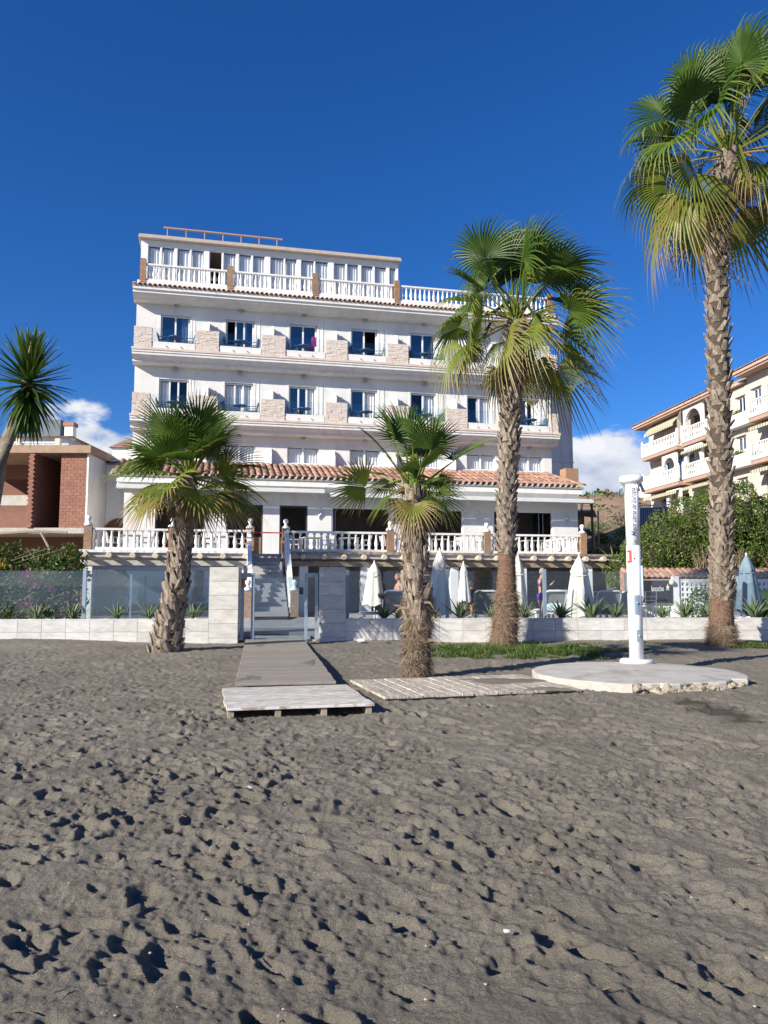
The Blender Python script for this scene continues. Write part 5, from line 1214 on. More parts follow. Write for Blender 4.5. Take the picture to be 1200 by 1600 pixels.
# houses beyond
h2 = empty('far_house', (-23.4, 50, 0)); tag(h2, 'distant grey house with tiled hip roof, roof tank and chimney behind the brick ruin', 'house', 'houses behind the hotel')
MB().box(-4, 2.6, 0, 8, 0, 11.3).build('wall', mat('grey_blue_render', (.42, .45, .50), None, 2, .9), h2)
MB().add([(-4.4, -.5, 11.3), (3.0, -.5, 11.3), (3.0, 8.5, 11.3), (-4.4, 8.5, 11.3), (-1.5, 4, 12.15), (.3, 4, 12.15)], [(0, 1, 5, 4), (1, 2, 5), (2, 3, 4, 5), (3, 0, 4), (3, 2, 1, 0)]).build('roof', M['tile'], h2)
MB().box(-.3, 1.5, 1.2, 3, 11.5, 12.75).build('roof_tank', mat('slate_tank', (.14, .18, .21), None, 3, .7), h2)
MB().box(2.2, 2.75, .2, .8, 11.2, 12.1).build('chimney', M['white'], h2); MB().box(2.12, 2.83, .12, .88, 12.1, 12.35).build('chimney_cap', M['tile'], h2)
fb = balustrade(h2, -4.6, 3.1, -3, 9.62, .8, .32, BAL_LOW, 'balustrade')
for x in (-4.7, -1.9, .8, 3.2): MB().box(x-.15, x+.15, -3.15, -2.85, 9.6, 10.62).build('roof_post', M['cream'], h2)
MB().box(-4.8, 3.4, -3.3, 0, 9.3, 9.61).box(-4.7, 3.3, -3.1, -.01, 0, 9.3).build('front_block', M['white'], h2)
h3 = empty('far_house', (-17.3, 50, 0)); tag(h3, 'distant small white gabled house with roof aerials between brick ruin and hotel', 'house', 'houses behind the hotel')
MB().box(-.6, 3.5, 0, 6, 0, 10.6).build('wall', M['white'], h3)
MB().prism_x([(-.2, 10.6), (6.2, 10.6), (3, 11.7)], -.8, 3.7).build('roof', M['tile'], h3, fix=True)
MB().box(.7, 1.3, .2, .8, 10.6, 12.0).build('chimney', M['cream'], h3)
MB().tube([(.4, 1, 11), (.4, 1, 13.2)], .02, 4).build('aerial', M['darkmetal'], h3); MB().tube([(.1, 1, 13.0), (.7, 1, 13.0)], .015, 4).build('aerial_bar', M['darkmetal'], h3)
# flowering shrub against the left screen
bg_ = empty('flowering_shrub', (-11, 23.2, .3)); tag(bg_, 'tangled green shrub with orange and magenta flowers under the brick house', 'shrub')
bl_ = [(-2.5, .4, 1.0, 1.6, .9, 1.5), (-1.2, .5, .9, 1.3, .9, 1.3), (.2, .3, .8, 1.1, .8, 1.15), (1.1, .4, .9, .8, .7, 1.15), (-2.0, .6, 2.5, .9, .6, 1.1), (.3, .8, 1.9, .8, .5, .6), (-.7, .7, 1.9, .8, .6, .8), (1.2, .6, 1.8, .7, .5, .8), (-3.4, .6, 2.4, .9, .6, 1.4)]
s = MB(); leaf_cloud(s, blob_points(bl_, 15000, .35), .135, (.05, .8)); s.build('foliage', M['foliage'], bg_, False, True)
s = MB()
for k in range(14):
    a = random.uniform(0, 6.28); s.tube([(random.uniform(-3, 1.2), .5, 0), (random.uniform(-3, 1.2), .5+.3*math.sin(a), 1.2), (random.uniform(-3.4, 1.4), .4, 2.4)], [.03, .02, .008], 5)
s.build('stems', M['fibre'], bg_)
s = MB(); leaf_cloud(s, blob_points([(.4, -.3, 1.55, .45, .3, .3), (.35, -.3, .75, .4, .3, .3), (.9, -.2, 1.2, .4, .3, .2)], 150, .1), .085); s.build('magenta_flowers', M['magenta'], bg_)
s = MB(); leaf_cloud(s, blob_points([(-2.2, -.1, 2.4, .5, .3, .5), (-.6, -.3, 1.8, .5, .3, .25), (-1.8, -.3, 1.0, .6, .3, .3), (-2.6, -.2, 1.7, .5, .3, .3)], 380, .1), .08); s.build('orange_flowers', M['yellow'], bg_)

# ---------------------------------------------------------------- right side: bank, block wall, hedge
def bank():
    xs = np.linspace(10.6, 75, 60); ys = np.geomspace(28.6, 80, 60); X, Y = np.meshgrid(xs, ys)
    Z = 1.9*sstep(28.8, 31.5, Y) + 5.6*sstep(34, 72, Y)*(.5+.5*sstep(10, 24, X)) + .9*sstep(17, 24, X)*sstep(30, 40, Y) + .18*vnoise(X*.8, Y*.8, 41)
    V = np.stack([X, Y, Z-.02], -1).reshape(-1, 3).tolist(); idx = np.arange(3600).reshape(60, 60)
    F = np.stack([idx[:-1, :-1], idx[:-1, 1:], idx[1:, 1:], idx[1:, :-1]], -1).reshape(-1, 4).tolist()
    me = bpy.data.meshes.new('bank'); me.from_pydata(V, [], F); me.materials.append(M['earth']); me.polygons.foreach_set('use_smooth', [True]*len(F)); tag(place(me, 'bank'), kind='structure')
    def f(x, y): return float(Z[int(np.argmin(abs(ys-y))), int(np.argmin(abs(xs-x)))])
    return f
bank_z = bank()
bwl = empty('block_wall', (0, 27, 0)); tag(bwl, 'white pierced block wall with a terracotta tiled coping behind the right planter', 'wall')
hol = []
for i in range(24):
    for j in range(6):
        x = 10.42+i*.158
        if abs((x-10.42) % 1.9-1.74) < .12: continue
        hol.append((x, x+.085, .62+j*.185, .62+j*.185+.11))
wall_mesh(MB(), 10.2, 14.6, .3, 1.78, 0, .1, hol).build('pierced_blocks', M['plastic'], bwl)
MB().box(10.2, 14.6, .35, .37, .3, 1.7).build('backing', M['white'], bwl)
for x in (10.2, 12.3, 14.4):
    MB().box(x-.11, x+.11, -.06, .101+.05, .3, 1.88).build('pier', M['plastic'], bwl)
MB().box(8.9, 10.09, .02, .12, .3, 1.76).build('plain_wall', M['white'], bwl)
cpt = MB().add([(8.6, .16, 1.80), (15.5, .16, 1.80), (15.5, 1.1, 2.12), (8.6, 1.1, 2.12), (8.6, 1.1, .3), (15.5, 1.1, .3)], [(0, 1, 2, 3), (3, 2, 5, 4)]).build('coping', M['tile'], bwl)
for k in range(34):
    for r in range(2): place(BARREL, 'roof_tile', cpt, (8.72+k*.2, .12+r*.48, 1.815+r*.163), (.328, 0, random.uniform(-.02, .02)), (.85, .62, .8))
MB().sphere((10.03, -.12, 1.66), .1, 10, 8).build('globe_lamp', M['log'], bwl, True)
bn = empty('banner', (0, 26.9, 0)); tag(bn, 'black banner with white lettering left of the pierced block wall', 'banner')
MB().box(9.0, 10.02, -.02, .0, .95, 1.74).build('cloth', M['black'], bn)
me = text_mesh('lanoche', .27, 0, .86); me.materials.clear(); me.materials.append(M['plastic']); o = place(me, 'lettering', bn, (9.30, -.026, 1.36), (R(90), 0, 0), (.62, 1, 1))
fg = [(0, .25), (.025, .16), (.09, .14), (.04, .09), (.07, 0), (.03, .02), (.0, .07), (-.04, 0), (-.07, .01), (-.035, .1), (-.08, .13), (-.02, .17)]
MB().add([(9.88+x*.8, -.026, 1.38+z) for x, z in fg], [tuple(range(len(fg)))]).build('emblem', M['plastic'], bn)
MB().add([(9.05, -.026, 1.02), (9.6, -.026, 1.12), (10.0, -.026, 1.02)], [(0, 1, 2)]).build('dark_print', mat('charcoal_print', (.015, .015, .017), None, 3, .7), bn)
# hedge: one continuous ivy covered mass with dry stalks
hg = empty('ivy_hedge', (14.5, 33, 2)); tag(hg, 'big rounded green creeper hedge with dry brown patches below the apartments', 'hedge')
hb = [(-3.0, .3, .5, 1.3, 1.6, 1.3), (-1.9, .6, 1.1, 1.5, 1.7, 1.7), (-.6, .7, 1.7, 1.5, 1.8, 1.9), (.8, .8, 2.3, 1.6, 1.9, 2.0), (2.3, .9, 1.6, 1.6, 1.8, 1.9), (3.6, .8, 1.2, 1.5, 1.6, 1.6), (-.2, .0, .6, 2.2, 1.2, 1.1), (2.4, .0, .5, 2.0, 1.2, 1.1), (5, .8, 1.4, 1.6, 1.6, 1.8), (-4.0, .3, .1, 1.0, 1.2, .8)]
core = MB()
for b in hb: core.sphere(b[:3], 1, 12, 8, (b[3]*.6, b[4]*.6, b[5]*.6))
core.a = [.1]*len(core.v); core.build('branch_mass', mat('dark_twigs', (.05, .045, .025), None, 6, 1), hg)
s = MB(); P_ = blob_points(hb, 60000, .74); leaf_cloud(s, P_, .12, (.25, .92)); s.build('foliage', M['foliage'], hg, False, True)
s = MB()
for cx in (-1.1, -.7, .1, 2.0, 2.25, 2.9, 3.3):
    for k in range(70):
        x = cx+random.gauss(0, .22); z0 = random.uniform(-.1, .3); L_ = random.uniform(.5, 2.0 if cx > 1.9 else 1.2); d = Vector((random.gauss(0, .25), random.gauss(-.1, .15), 1)).normalized()
        y = -1.25+.35*abs(random.gauss(0, 1)); p = Vector((x, y, z0)); s.tube([p, p+d*L_*.5, p+d*L_+Vector((random.gauss(0, .12), 0, -.05))], [.02, .013, .004], 4)
tag(s.build('dry_stalks', M['fibre'], hg), kind='stuff')
# big leaved plant at the right edge
bp_ = empty('broad_leaf_plant', (11.6, 24.0, .46)); tag(bp_, 'dark green broad leaved plant at the right edge beside the slate parasol', 'plant')
def paddle(L_, w, nm):
    s = MB(); n = 7
    for i in range(n+1):
        u = i/n; ww = w*math.sin(math.pi*min(1, u*.92+.06))**.7; z = L_*(u-.25*u*u*u); y = L_*.5*u*u; s.v += [(-ww, y+.04, z), (0, y, z), (ww, y+.04, z)]; s.a += [.15+.2*u]*3
    s.f = [f for i in range(n) for f in ((3*i, 3*i+1, 3*i+4, 3*i+3), (3*i+1, 3*i+2, 3*i+5, 3*i+4))]; return s.mesh(nm, M['foliage'], True, True)
PD = paddle(1.5, .22, 'leaf')
for k in range(16): place(PD, 'leaf', bp_, (.15*math.cos(k*2.4), .15*math.sin(k*2.4), 0), (-.1-.5*k/16, 0, k*2.4), random.uniform(.7, 1.15))
sb = empty('clipped_shrub', (9.75, 23.6, .46)); tag(sb, 'low bright green shrub behind the glass near the slate parasol', 'shrub')
s = MB(); leaf_cloud(s, blob_points([(0, 0, .5, .55, .4, .6), (.5, .1, .7, .4, .35, .5)], 1500, .5), .09, (.1, .6)); s.build('foliage', M['foliage'], sb, False, True)
MB().tube([(0, 0, 0), (.1, 0, .4)], .03, 5).build('stem', M['fibre'], sb)

# ---------------------------------------------------------------- cream apartment block on the right
def stripe_mat(name, c1, c2, freq, axis=0):
    m = bpy.data.materials.new(name); m.use_nodes = True; N = m.node_tree.nodes; L = m.node_tree.links; b = N['Principled BSDF']; b.inputs['Roughness'].default_value = .9
    tc = N.new('ShaderNodeTexCoord'); sp = N.new('ShaderNodeSeparateXYZ'); L.new(tc.outputs['Object'], sp.inputs[0])
    mu = N.new('ShaderNodeMath'); mu.operation = 'MULTIPLY'; mu.inputs[1].default_value = freq; L.new(sp.outputs[axis], mu.inputs[0])
    fr = N.new('ShaderNodeMath'); fr.operation = 'FRACT'; L.new(mu.outputs[0], fr.inputs[0]); gt = N.new('ShaderNodeMath'); gt.operation = 'GREATER_THAN'; gt.inputs[1].default_value = .5; L.new(fr.outputs[0], gt.inputs[0])
    mx = N.new('ShaderNodeMixRGB'); L.new(gt.outputs[0], mx.inputs[0]); mx.inputs[1].default_value = (*c1, 1); mx.inputs[2].default_value = (*c2, 1); L.new(mx.outputs[0], b.inputs['Base Color']); return m
AWN = stripe_mat('striped_awning_cloth', (.58, .52, .38), (.22, .23, .14), 3.4)
ap = empty('apartment_block', (23.3, 70, 0), R(-84)); tag(ap, 'cream apartment block with white balustraded balconies and striped awnings on the right', 'building')
AH = [(4.8, 6.3, 10.4, 12.0), (7.2, 8.6, 9.85, 12.1), (8.9, 10.4, 9.85, 12.0), (16.4, 17.5, 10.95, 11.95), (16.6, 17.6, 13.6, 14.75), (18.5, 19.5, 13.6, 14.9), (5.2, 8.8, 13.1, 14.4), (10.3, 11.6, 12.7, 14.9), (12.1, 13.4, 12.7, 14.9), (12.0, 13.4, 9.85, 11.9), (20.2, 21.6, 12.7, 14.8), (20.0, 21.4, 9.85, 11.9), (4.6, 6.4, 7.0, 8.9), (8, 9.4, 7, 8.9), (16.4, 17.5, 7.8, 9.0), (19.6, 21, 7, 8.9), (23, 24.4, 12.7, 14.8), (23, 24.4, 9.85, 11.9)]
wa = wall_mesh(MB(), 2.6, 27, 4.0, 15.5, 0, .25, AH); wa.box(2.6, 2.85, .26, 11, 4, 15.5).box(26.75, 27, .26, 11, 4, 15.5).box(2.6, 27, 11, 11.2, 4, 15.5); wa.build('wall', M['cream'], ap)
MB().box(2.86, 26.7, 2.2, 2.3, 4.1, 15.4).build('interior', M['interior'], ap)
for i, h in enumerate(AH):
    if h[2] in (10.4, 10.95, 13.6, 13.1, 7.8):
        window(ap, h[0]+.02, h[1]-.02, h[2]+.02, h[3]-.02, .1, glass='deepglass', curtain=(.05, .95) if i % 2 else None, fw=.07, cm='plastic' if h[2] in (13.6, 10.95) else 'curtain')
        MB().box(h[0]-.12, h[1]+.12, -.12, -.001, h[3]+.04, h[3]+.16).build('window_hood', M['cream'], ap)
    else: MB().add([(h[0], .2, h[2]), (h[1], .2, h[2]), (h[1], .2, h[3]), (h[0], .2, h[3])], [(0, 1, 2, 3)]).build('pane', M['deepglass'], ap)
ro = MB().prism_x([(-1.25, 15.52), (-1.25, 15.7), (3, 17.2), (6, 17.2), (12, 15.6), (12, 15.52)], 2.0, 15.4).prism_x([(-1.0, 16.05), (-1.0, 16.25), (3, 17.75), (6, 17.75), (12, 16.1), (12, 16.05)], 17.8, 27.3).prism_x([(-.35, 15.55), (-.35, 15.75), (3, 17.0), (6, 17.0), (11.5, 15.6), (11.5, 15.55)], 15.42, 17.78).build('roof', M['tile_pale'], ap, fix=True)
for k in range(66): place(BARREL, 'roof_tile', ro, (2.1+k*.205, -1.34, 15.70), (.338, 0, 0), (.85, 1, .8))
for k in range(46): place(BARREL, 'roof_tile', ro, (17.9+k*.205, -1.09, 16.25), (.35, 0, 0), (.85, 1, .8))
MB().box(17.9, 26.9, -.02, .25, 15.5, 16.05).build('upper_wall', M['cream'], ap)
MB().box(2.1, 15.3, -1.15, -.001, 15.36, 15.515).build('eave_board', M['salmon'], ap); MB().box(17.9, 27, -.9, -.021, 15.9, 16.045).build('eave_board', M['salmon'], ap)
def abal(x0, x1, z, full=True):
    sl2 = MB().box(x0, x1, -1.05, -.001, z-.3, z).build('balcony_slab', M['salmon'], ap)
    MB().box(x0-.05, x1+.05, -1.1, -.95, z-.02, z+.18).build('balcony_base', M['plastic'], ap)
    balustrade(ap, x0, x1, -1.0, z+.18, .95, .27, BAL_LOW, 'balcony_balustrade', .06, M['plastic'])
    for x in (x0, x1): MB().box(x-.09, x+.09, -1.09, -.91, z+.181, z+1.25).sphere((x, -1.0, z+1.32), .1, 8, 6).build('balcony_post', M['plastic'], ap)
for z in (12.65, 9.8):
    abal(3.4, 9.7, z); abal(10.5, 14.6, z); abal(19.6, 26.5, z)
    MB().box(14.7, 19.4, -.7, -.001, z-.15, z+.75).build('planter_ledge', M['plastic'], ap)
    s = MB(); leaf_cloud(s, blob_points([(17.2, -.4, z+.85, .7, .25, .3), (16.2, -.4, z+.8, .4, .2, .2)], 500, .2), .12, (.1, .9)); s.build('ledge_plants', M['foliage'], ap, False, True)
def arch(x0, x1, z0, zs, parent):
    s = MB(); n = 10; cx, r = (x0+x1)/2, (x1-x0)/2; pts = [(x0-.25, z0), (x0-.25, zs+r+.25), (x1+.25, zs+r+.25), (x1+.25, z0), (x1, z0)] + [(cx+r*math.cos(math.pi*k/n), zs+r*math.sin(math.pi*k/n)) for k in range(n+1)] + [(x0, z0)]
    L_ = len(pts); s.add([(x, -.9, z) for x, z in pts]+[(x, -.7, z) for x, z in pts], [tuple(range(L_-1, -1, -1)), tuple(range(L_, 2*L_))] + [(i, (i+1) % L_, (i+1) % L_+L_, i+L_) for i in range(L_)])
    s.build('arch', M['plastic'], parent, fix=True)
arch(10.8, 13.2, 12.66, 13.9, ap); arch(7.0, 8.9, 9.81, 11.0, ap); arch(10.8, 12.9, 9.81, 11.0, ap); arch(7.6, 9.4, 6.9, 8.1, ap)
def awning(x0, x1, z1, z0, y0, y1): MB().add([(x0, y1, z1), (x1, y1, z1), (x1, y0, z0), (x0, y0, z0), (x0, y0-.01, z0-.22), (x1, y0-.01, z0-.22)], [(3, 2, 1, 0), (4, 5, 2, 3)]).build('awning', AWN, ap)
awning(4.0, 9.4, 15.5, 14.55, -1.15, -.3); awning(10.6, 14.5, 12.3, 11.95, -1.2, -.1); awning(10.6, 14.5, 9.45, 9.1, -1.2, -.1); awning(3.6, 9.6, 9.45, 9.05, -1.2, -.1); awning(19.8, 26, 12.3, 11.95, -1.2, -.1); awning(19.8, 26, 9.45, 9.1, -1.2, -.1)
ls = MB()
for k in range(12):
    for q in (-1, 1):
        x0 = 9.72+k*.06; ls.tube([(9.75, -1.0, 13.0+k*.16), (10.45, -1.0, 13.0+k*.16+q*.55)], .018, 4)
tag(ls.build('lattice', M['cream'], ap), kind='stuff')
MB().tube([(15.9, -.3, 15.6), (15.9, -.3, 17.3)], .02, 4).build('aerial', M['darkmetal'], ap); MB().tube([(15.4, -.3, 17.0), (16.4, -.3, 17.0)], .015, 4).build('aerial_bar', M['darkmetal'], ap)
# garden railing with an arch below the block
rl_ = empty('garden_railing', (17.0, 48, 5.75), R(-25)); tag(rl_, 'dark blue metal railing above the hedge below the apartments', 'railing')
for k in range(14): MB().box(-.9+k*.13, -.87+k*.13, -.02, .02, -.3, .8).build('bar', M['bluealu'], rl_)
MB().box(-.95, .9, -.03, .03, .8, .86).build('top_rail', M['bluealu'], rl_); MB().box(-.9, .85, .03, .05, -.3, .7).build('sheet', mat('blue_sheet', (.08, .11, .2), None, 3, .7), rl_)
lmp = empty('arched_lamp', (17.1, 46, 5.1)); lmp.scale = (.6, .6, .6); tag(lmp, 'black arched garden lamp over the hedge', 'lamp')
MB().tube([(-.55, 0, 0), (-.55, 0, 1.8), (-.4, 0, 2.3), (0, 0, 2.5), (.4, 0, 2.3), (.55, 0, 1.8)], .045, 6).build('arm', M['darkmetal'], lmp); MB().lathe([(.16, 1.45), (.1, 1.75), (.03, 1.8)], 8, (.55, 0)).build('shade', M['darkmetal'], lmp)

# ---------------------------------------------------------------- garden sheds and hillside right of the hotel
def shed(x, y, z, w, d, label):
    t = empty('canopy_shed', (x, y, z)); tag(t, label, 'shed', 'sheet roofed sheds')
    MB().add([(-w/2, -d/2, 0), (w/2-.6, -d/2, .1), (w/2, 0, -.25), (w/2, d/2, -.1), (-w/2, d/2, .35), (-w/2, -d/2, -.09), (w/2-.6, -d/2, .01), (w/2, 0, -.34), (w/2, d/2, -.19), (-w/2, d/2, .26)], [(0, 1, 2, 3, 4), (9, 8, 7, 6, 5), (0, 5, 6, 1), (1, 6, 7, 2), (2, 7, 8, 3), (3, 8, 9, 4), (4, 9, 5, 0)]).build('sheet_roof', mat('grey_sheet_roof', (.36, .38, .40), (.30, .32, .34), 2, .6), t)
    for sx in (-w/2+.2, 0, w/2-.3): MB().box(sx-.05, sx+.05, -d/2+.1, -d/2+.2, -2.4, .0).build('post', M['wood_worn'], t)
    MB().box(-w/2+.1, w/2-.6, d/2-.2, d/2, -2.0, -.1).build('back_wall', M['wood_worn'], t)
shed(13.6, 56, 6.85, 4.0, 3, 'upper grey sheet roofed shed on the slope right of the hotel'); shed(11.55, 49, 5.0, 3.7, 2.6, 'lower grey sheet roofed shed on the slope right of the hotel')
tg = empty('timber_goalpost', (10.25, 38.5, 2.4)); tag(tg, 'tall brown timber post frame right of the hotel terrace', 'post frame')
for x in (-.28, .22): MB().box(x-.05, x+.05, -.05, .05, 0, 3.25).build('post', M['wood_dark'], tg)
MB().box(-.42, .36, -.06, .06, 3.251, 3.36).build('head_beam', M['log'], tg)
random.seed(9)
def bush(x, y, z, r, h, label, n=900, sz=.13, dry=(0, .7)):
    t = empty('bush', (x, y, z)); tag(t, label, 'bush', 'bushes on the slope')
    bs = [(random.uniform(-.4, .4)*r, random.uniform(-.3, .3)*r, h*random.uniform(.35, .6), r*random.uniform(.5, .8), r*.6, h*random.uniform(.35, .5)) for _ in range(5)]
    s = MB(); leaf_cloud(s, blob_points(bs, n, .35), sz, dry); s.build('foliage', M['foliage'], t, False, True)
    MB().tube([(0, 0, -.1), (.05, 0, h*.5)], [.06, .02], 5).build('stem', M['fibre'], t)
BU = [(11.4, 40.5, 1.0, 1.4, 'dark bush directly behind the timber post frame'), (12.6, 42.5, 1.3, 1.7, 'rounded bush between the timber posts and the shower'), (14.2, 44.5, 1.2, 1.5, 'bush just left of the shower column on the slope'), (13.3, 52, 1.5, 1.8, 'bush between the two sheet roofed sheds'), (16.4, 53.5, 1.4, 1.8, 'bush right of the upper shed behind the shower'), (18.6, 60, 1.8, 2.2, 'grey green bush on the slope right of the shower head'), (11.9, 36.6, .9, 1.1, 'low bush above the canopy beside the shower')]
BU += [(17.6, 64, 1.6, 1.7, 'bush on the slope between the shower head and the apartments'), (15.2, 48.5, 1.1, 1.2, 'bush on the bank left of the hedge top'), (12.4, 46.5, 1.0, 1.3, 'bush below the lower sheet roofed shed'), (14.6, 60.5, 1.5, 1.6, 'bush above the upper sheet roofed shed'), (16.2, 57.5, 1.0, 1.0, 'small bush on the earth slope behind the shower')]
for x, y, r, h, l in BU: bush(x, y, bank_z(x, y)-.05, r, h, l)
# small spiky palm seedling above the canopy
sp_ = empty('spiky_plant', (11.15, 37.2, 2.5)); tag(sp_, 'small yellow green spiky plant above the canopy right of the balustrade', 'plant')
for k in range(26): place(AL[k % 3], 'leaf', sp_, (0, 0, 0), (-.2-1.0*k/26, 0, k*2.4), 1.5*random.uniform(.8, 1.2))
# hillside houses and scrub
def hill_house(x, y, w, d, h, m, label):
    z = hill_z(x, y)-.8; t = empty('hill_house', (x, y, z)); tag(t, label, 'house', 'houses on the far hillside')
    MB().box(-w/2, w/2, -d/2, d/2, 0, h+.8).build('wall', m, t)
    MB().add([(-w/2-.4, -d/2-.4, h+.8), (w/2+.4, -d/2-.4, h+.8), (w/2+.4, d/2+.4, h+.8), (-w/2-.4, d/2+.4, h+.8), (0, 0, h+2.2)], [(0, 1, 4), (1, 2, 4), (2, 3, 4), (3, 0, 4), (3, 2, 1, 0)]).build('roof', M['tile'], t)
    for k in (-1, 1): MB().box(k*w*.22-.5, k*w*.22+.5, -d/2-.03, -d/2+.05, h*.45+.8, h*.8+.8).build('window', M['darkmetal'], t)
hill_house(59.5, 205, 3.4, 4, 2.2, mat('pink_render', (.62, .36, .28), None, 2, .9), 'pink house on the hilltop left of the shower head')
hill_house(62, 175, 6, 5, 3, M['white'], 'tiny white house on the hillside behind the shower column'); hill_house(40, 120, 7, 5, 3, M['white'], 'white house at the foot of the hill behind the upper shed'); hill_house(74, 190, 8, 5, 3.4, M['cream'], 'cream house on the hillside right of the shower head')
s = MB()
for k in range(1500):
    x = random.uniform(25, 130); y = random.uniform(80, 230); z = hill_z(x, y); r = random.uniform(.4, 1.5)
    leaf_cloud(s, [(x+random.gauss(0, r*.5), y+random.gauss(0, r*.5), z+abs(random.gauss(0, r*.35))) for _ in range(7)], r*.8, (0, .9))
tag(s.build('hill_scrub', M['foliage'], None, False, True), 'grey green scrub dotted over the far dry hillside', 'scrub', kind='stuff')
# rough grass at the foot of the tall palms
s = MB()
def grass(cx, cy, rx, ry, n, hmax):
    zc = gz(cx, cy)
    for k in range(n):
        a = random.uniform(0, 6.283); r = math.sqrt(random.random()); x = cx+rx*r*math.cos(a); y = cy+ry*r*math.sin(a)
        if y > 19.85+.052*x: continue
        z = zc-.02; h = hmax*random.uniform(.35, 1)*(1.1-.6*r); d = Vector((random.gauss(0, .5), random.gauss(0, .5), 1)).normalized(); w = .006+.006*random.random(); q = Vector((d.y, -d.x, 0)); q = (q.normalized() if q.length > .01 else Vector((1, 0, 0)))*w
        p = Vector((x, y, z)); m_ = p+d*h*.6; t_ = m_+(d+Vector((random.gauss(0, .5), random.gauss(0, .3), -.3))).normalized()*h*.5; dv = random.random()**2
        s.add([p-q, p+q, m_+q*.7, m_-q*.7, t_], [(0, 1, 2, 3), (3, 2, 4)], [dv*.6]*3+[dv*.8, min(1, dv+.1)])
[grass(2.9+random.gauss(0, .9), 17.7+random.gauss(0, .85), random.uniform(.2, .55), random.uniform(.2, .45), 330, random.uniform(.12, .27)) for _ in range(80)]; [grass(4.6+random.gauss(0, .7), 17.1+random.gauss(0, .4), random.uniform(.15, .4), random.uniform(.1, .25), 160, .12) for _ in range(18)]; grass(8.7, 18.7, .8, .5, 1500, .2); grass(6.4, 19.2, 1.6, .4, 900, .09)
for k in range(25): grass(random.uniform(-1, 10), random.uniform(18.8, 20), .12, .1, 25, .16)
tag(s.build('grass', M['grassblade'], None, False, True), 'rough green grass round the foot of the tall palm', 'grass', kind='stuff')

# ================================================================ FURNITURE on the terrace and balconies
def make_chair(m, label, cat='chair', group=None, nm='terrace_chair'):
    t = empty(nm); MB().box(-.22, .22, -.22, .22, .42, .46).build('seat', m, t)
    for sx in (-.19, .19):
        for sy in (-.19, .19): MB().box(sx-.02, sx+.02, sy-.02, sy+.02, 0, .42).build('leg', m, t)
    MB().add([(-.22, .2, .47), (.22, .2, .47), (.23, .29, .86), (-.23, .29, .86), (-.22, .235, .47), (.22, .235, .47), (.23, .325, .86), (-.23, .325, .86)], [(0, 1, 2, 3), (7, 6, 5, 4), (0, 4, 5, 1), (1, 5, 6, 2), (2, 6, 7, 3), (3, 7, 4, 0)]).build('backrest', m, t)
    for sx in (-.24, .24): MB().tube([(sx, -.18, .44), (sx, -.18, .64), (sx, .24, .66)], .018, 5).build('armrest', m, t)
    return t
def make_table(m, nm='terrace_table', r=None):
    t = empty(nm)
    if r: MB().lathe([(r, .70), (r, .73), (0, .731)], 16).build('top', m, t); MB().tube([(0, 0, .02), (0, 0, .70)], .03, 8).build('stem', m, t); MB().lathe([(.2, 0), (.2, .03), (0, .035)], 12).build('foot', m, t)
    else:
        MB().box(-.4, .4, -.4, .4, .71, .75).build('top', m, t)
        for sx in (-.35, .35):
            for sy in (-.35, .35): MB().box(sx-.025, sx+.025, sy-.025, sy+.025, 0, .71).build('leg', m, t)
    return t
protoC = make_chair(M['sling'], ''); protoT = make_table(M['sling']); usedC = usedT = False
TX = [.2, 2.6, 4.0, 7.6, 9.2, 11.6, 13.2, 15.9, 17.6]
def terr_label(i, what): 
    return ('%s behind the left balustrade, %s from the left' % (what, ORD[i])) if i < 3 else ('%s behind the right balustrade, %s from the steps' % (what, ORD[i-3]))
for i, x in enumerate(TX):
    t = protoT if i == 0 else copy_tree(protoT); t.location = hl(x, -3.9, 2.845); t.rotation_euler = (0, 0, HYAW+random.uniform(-.1, .1)); tag(t, terr_label(i, 'grey table'), 'table', 'grey terrace tables')
    for q, (dx, dy, rz) in enumerate(((-.65, .1, R(90)), (.65, -.1, R(-90)))):
        c = protoC if (i == 0 and q == 0) else copy_tree(protoC); c.location = hl(x+dx, -3.9+dy, 2.845); c.rotation_euler = (0, 0, HYAW+rz+random.uniform(-.5, .5)); tag(c, terr_label(i, 'grey chair %s of the table' % ('left' if q == 0 else 'right')), 'chair', 'grey terrace chairs')
pC = make_chair(M['blueplastic'], '', nm='balcony_chair'); pT = make_table(M['blueplastic'], 'balcony_table', .34); first = True
for fl, row in ((3, 'top'), (2, 'lower')):
    for i, x in enumerate(WX):
        if i == 5: continue
        t = pT if first else copy_tree(pT); t.location = hl(x+.72, .42, FL[fl]+.002); tag(t, 'small round blue grey table on the %s balcony row, %s balcony from the left' % (row, ORD[i]), 'table', 'balcony tables')
        t.rotation_euler = (0, 0, HYAW); 
        for q, dx in enumerate((-.52, .58)):
            if q and i % 3 == 2: continue
            c = pC if first else copy_tree(pC); first = False; c.location = hl(x+.72+dx, .42, FL[fl]+.002); c.rotation_euler = (0, 0, HYAW+(R(90) if q == 0 else R(-90))+random.uniform(-.3, .3))
            tag(c, 'blue grey chair on the %s side, %s balcony row, %s balcony from the left' % ('left' if q == 0 else 'right', row, ORD[i]), 'chair', 'balcony chairs')
s = MB()
for i in range(6):
    for j in range(6): s.v.append((i*.05, .02*math.sin(i*2+j), 1.02-j*.1))
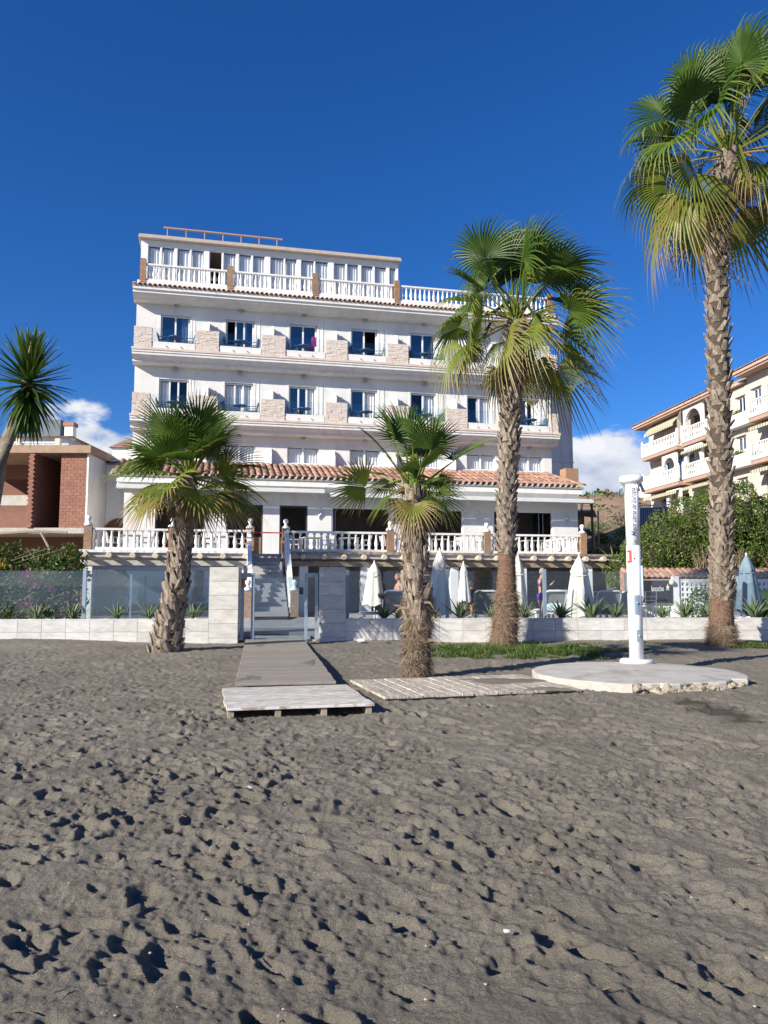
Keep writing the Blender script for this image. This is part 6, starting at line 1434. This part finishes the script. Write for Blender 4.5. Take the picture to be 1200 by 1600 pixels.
s.f = [(i*6+j, (i+1)*6+j, (i+1)*6+j+1, i*6+j+1) for i in range(5) for j in range(5)]; s.a = [0]*36
o = s.build('beach_towel', M['magenta'], None, True); o.location = hl(8.0, .12, FL[3]+.1); o.rotation_euler = (0, 0, HYAW); tag(o, 'magenta towel hanging on the top balcony row, third balcony from the left', 'towel')
# white scrap and shells on the sand
for i, (x, y, r, l) in enumerate([(-.55, 19.2, .09, 'crumpled white scrap lying by the right gate pillar'), (-1.0, 5.9, .02, 'small white shell in the trampled sand left of centre'), (.55, 3.6, .013, 'tiny white pebble on the sand near the bottom centre'), (8.9, 16.9, .07, 'white scrap on the sand right of the tallest palm')]):
    s = MB().sphere((0, 0, 0), r, 8, 6, (1.4, 1, .5)); s.v = [(a+random.uniform(-.2, .2)*r, b+random.uniform(-.2, .2)*r, c+random.uniform(-.15, .15)*r) for a, b, c in s.v]
    o = s.build('white_scrap' if r > .05 else 'shell', M['stonewhite']); o.location = (x, y, gz(x, y)+r*.5+(.01 if r < .05 else .02)); tag(o, l, 'scrap' if r > .05 else 'shell')

s = MB(); rg_ = random.Random(3)
for k in range(170):
    y = 2.0+14*rg_.random()**1.6; x = rg_.uniform(-.62, .62)*(y+.6); r = rg_.uniform(.0025, .006)*(1+.03*y); s.sphere((x, y, gz(x, y)+r*.6+.006), r, 5, 4, (1.3, 1, .6))
tag(s.build('pebbles', mat('dull_pebble', (.50, .47, .42), (.28, .26, .23), 60, .9)), 'pale pebbles and shell bits scattered over the sand', 'pebbles', kind='stuff')
s = MB()
for k in range(160):
    y = 2.4+15*rg_.random()**1.3; x = rg_.uniform(-.62, .62)*(y+.6); a = rg_.uniform(0, 6.28); L_ = rg_.uniform(.02, .09); p = Vector((x, y, gz(x, y)+.018)); d = Vector((math.cos(a), math.sin(a), .1)); s.tube([p, p+d*L_*.5+Vector((0, 0, .01)), p+d*L_+Vector((rg_.uniform(-.02, .02), 0, 0))], .003, 4)
tag(s.build('dry_twigs', M['fibre']), 'dry twigs and weed scraps scattered over the sand', 'twigs', kind='stuff')
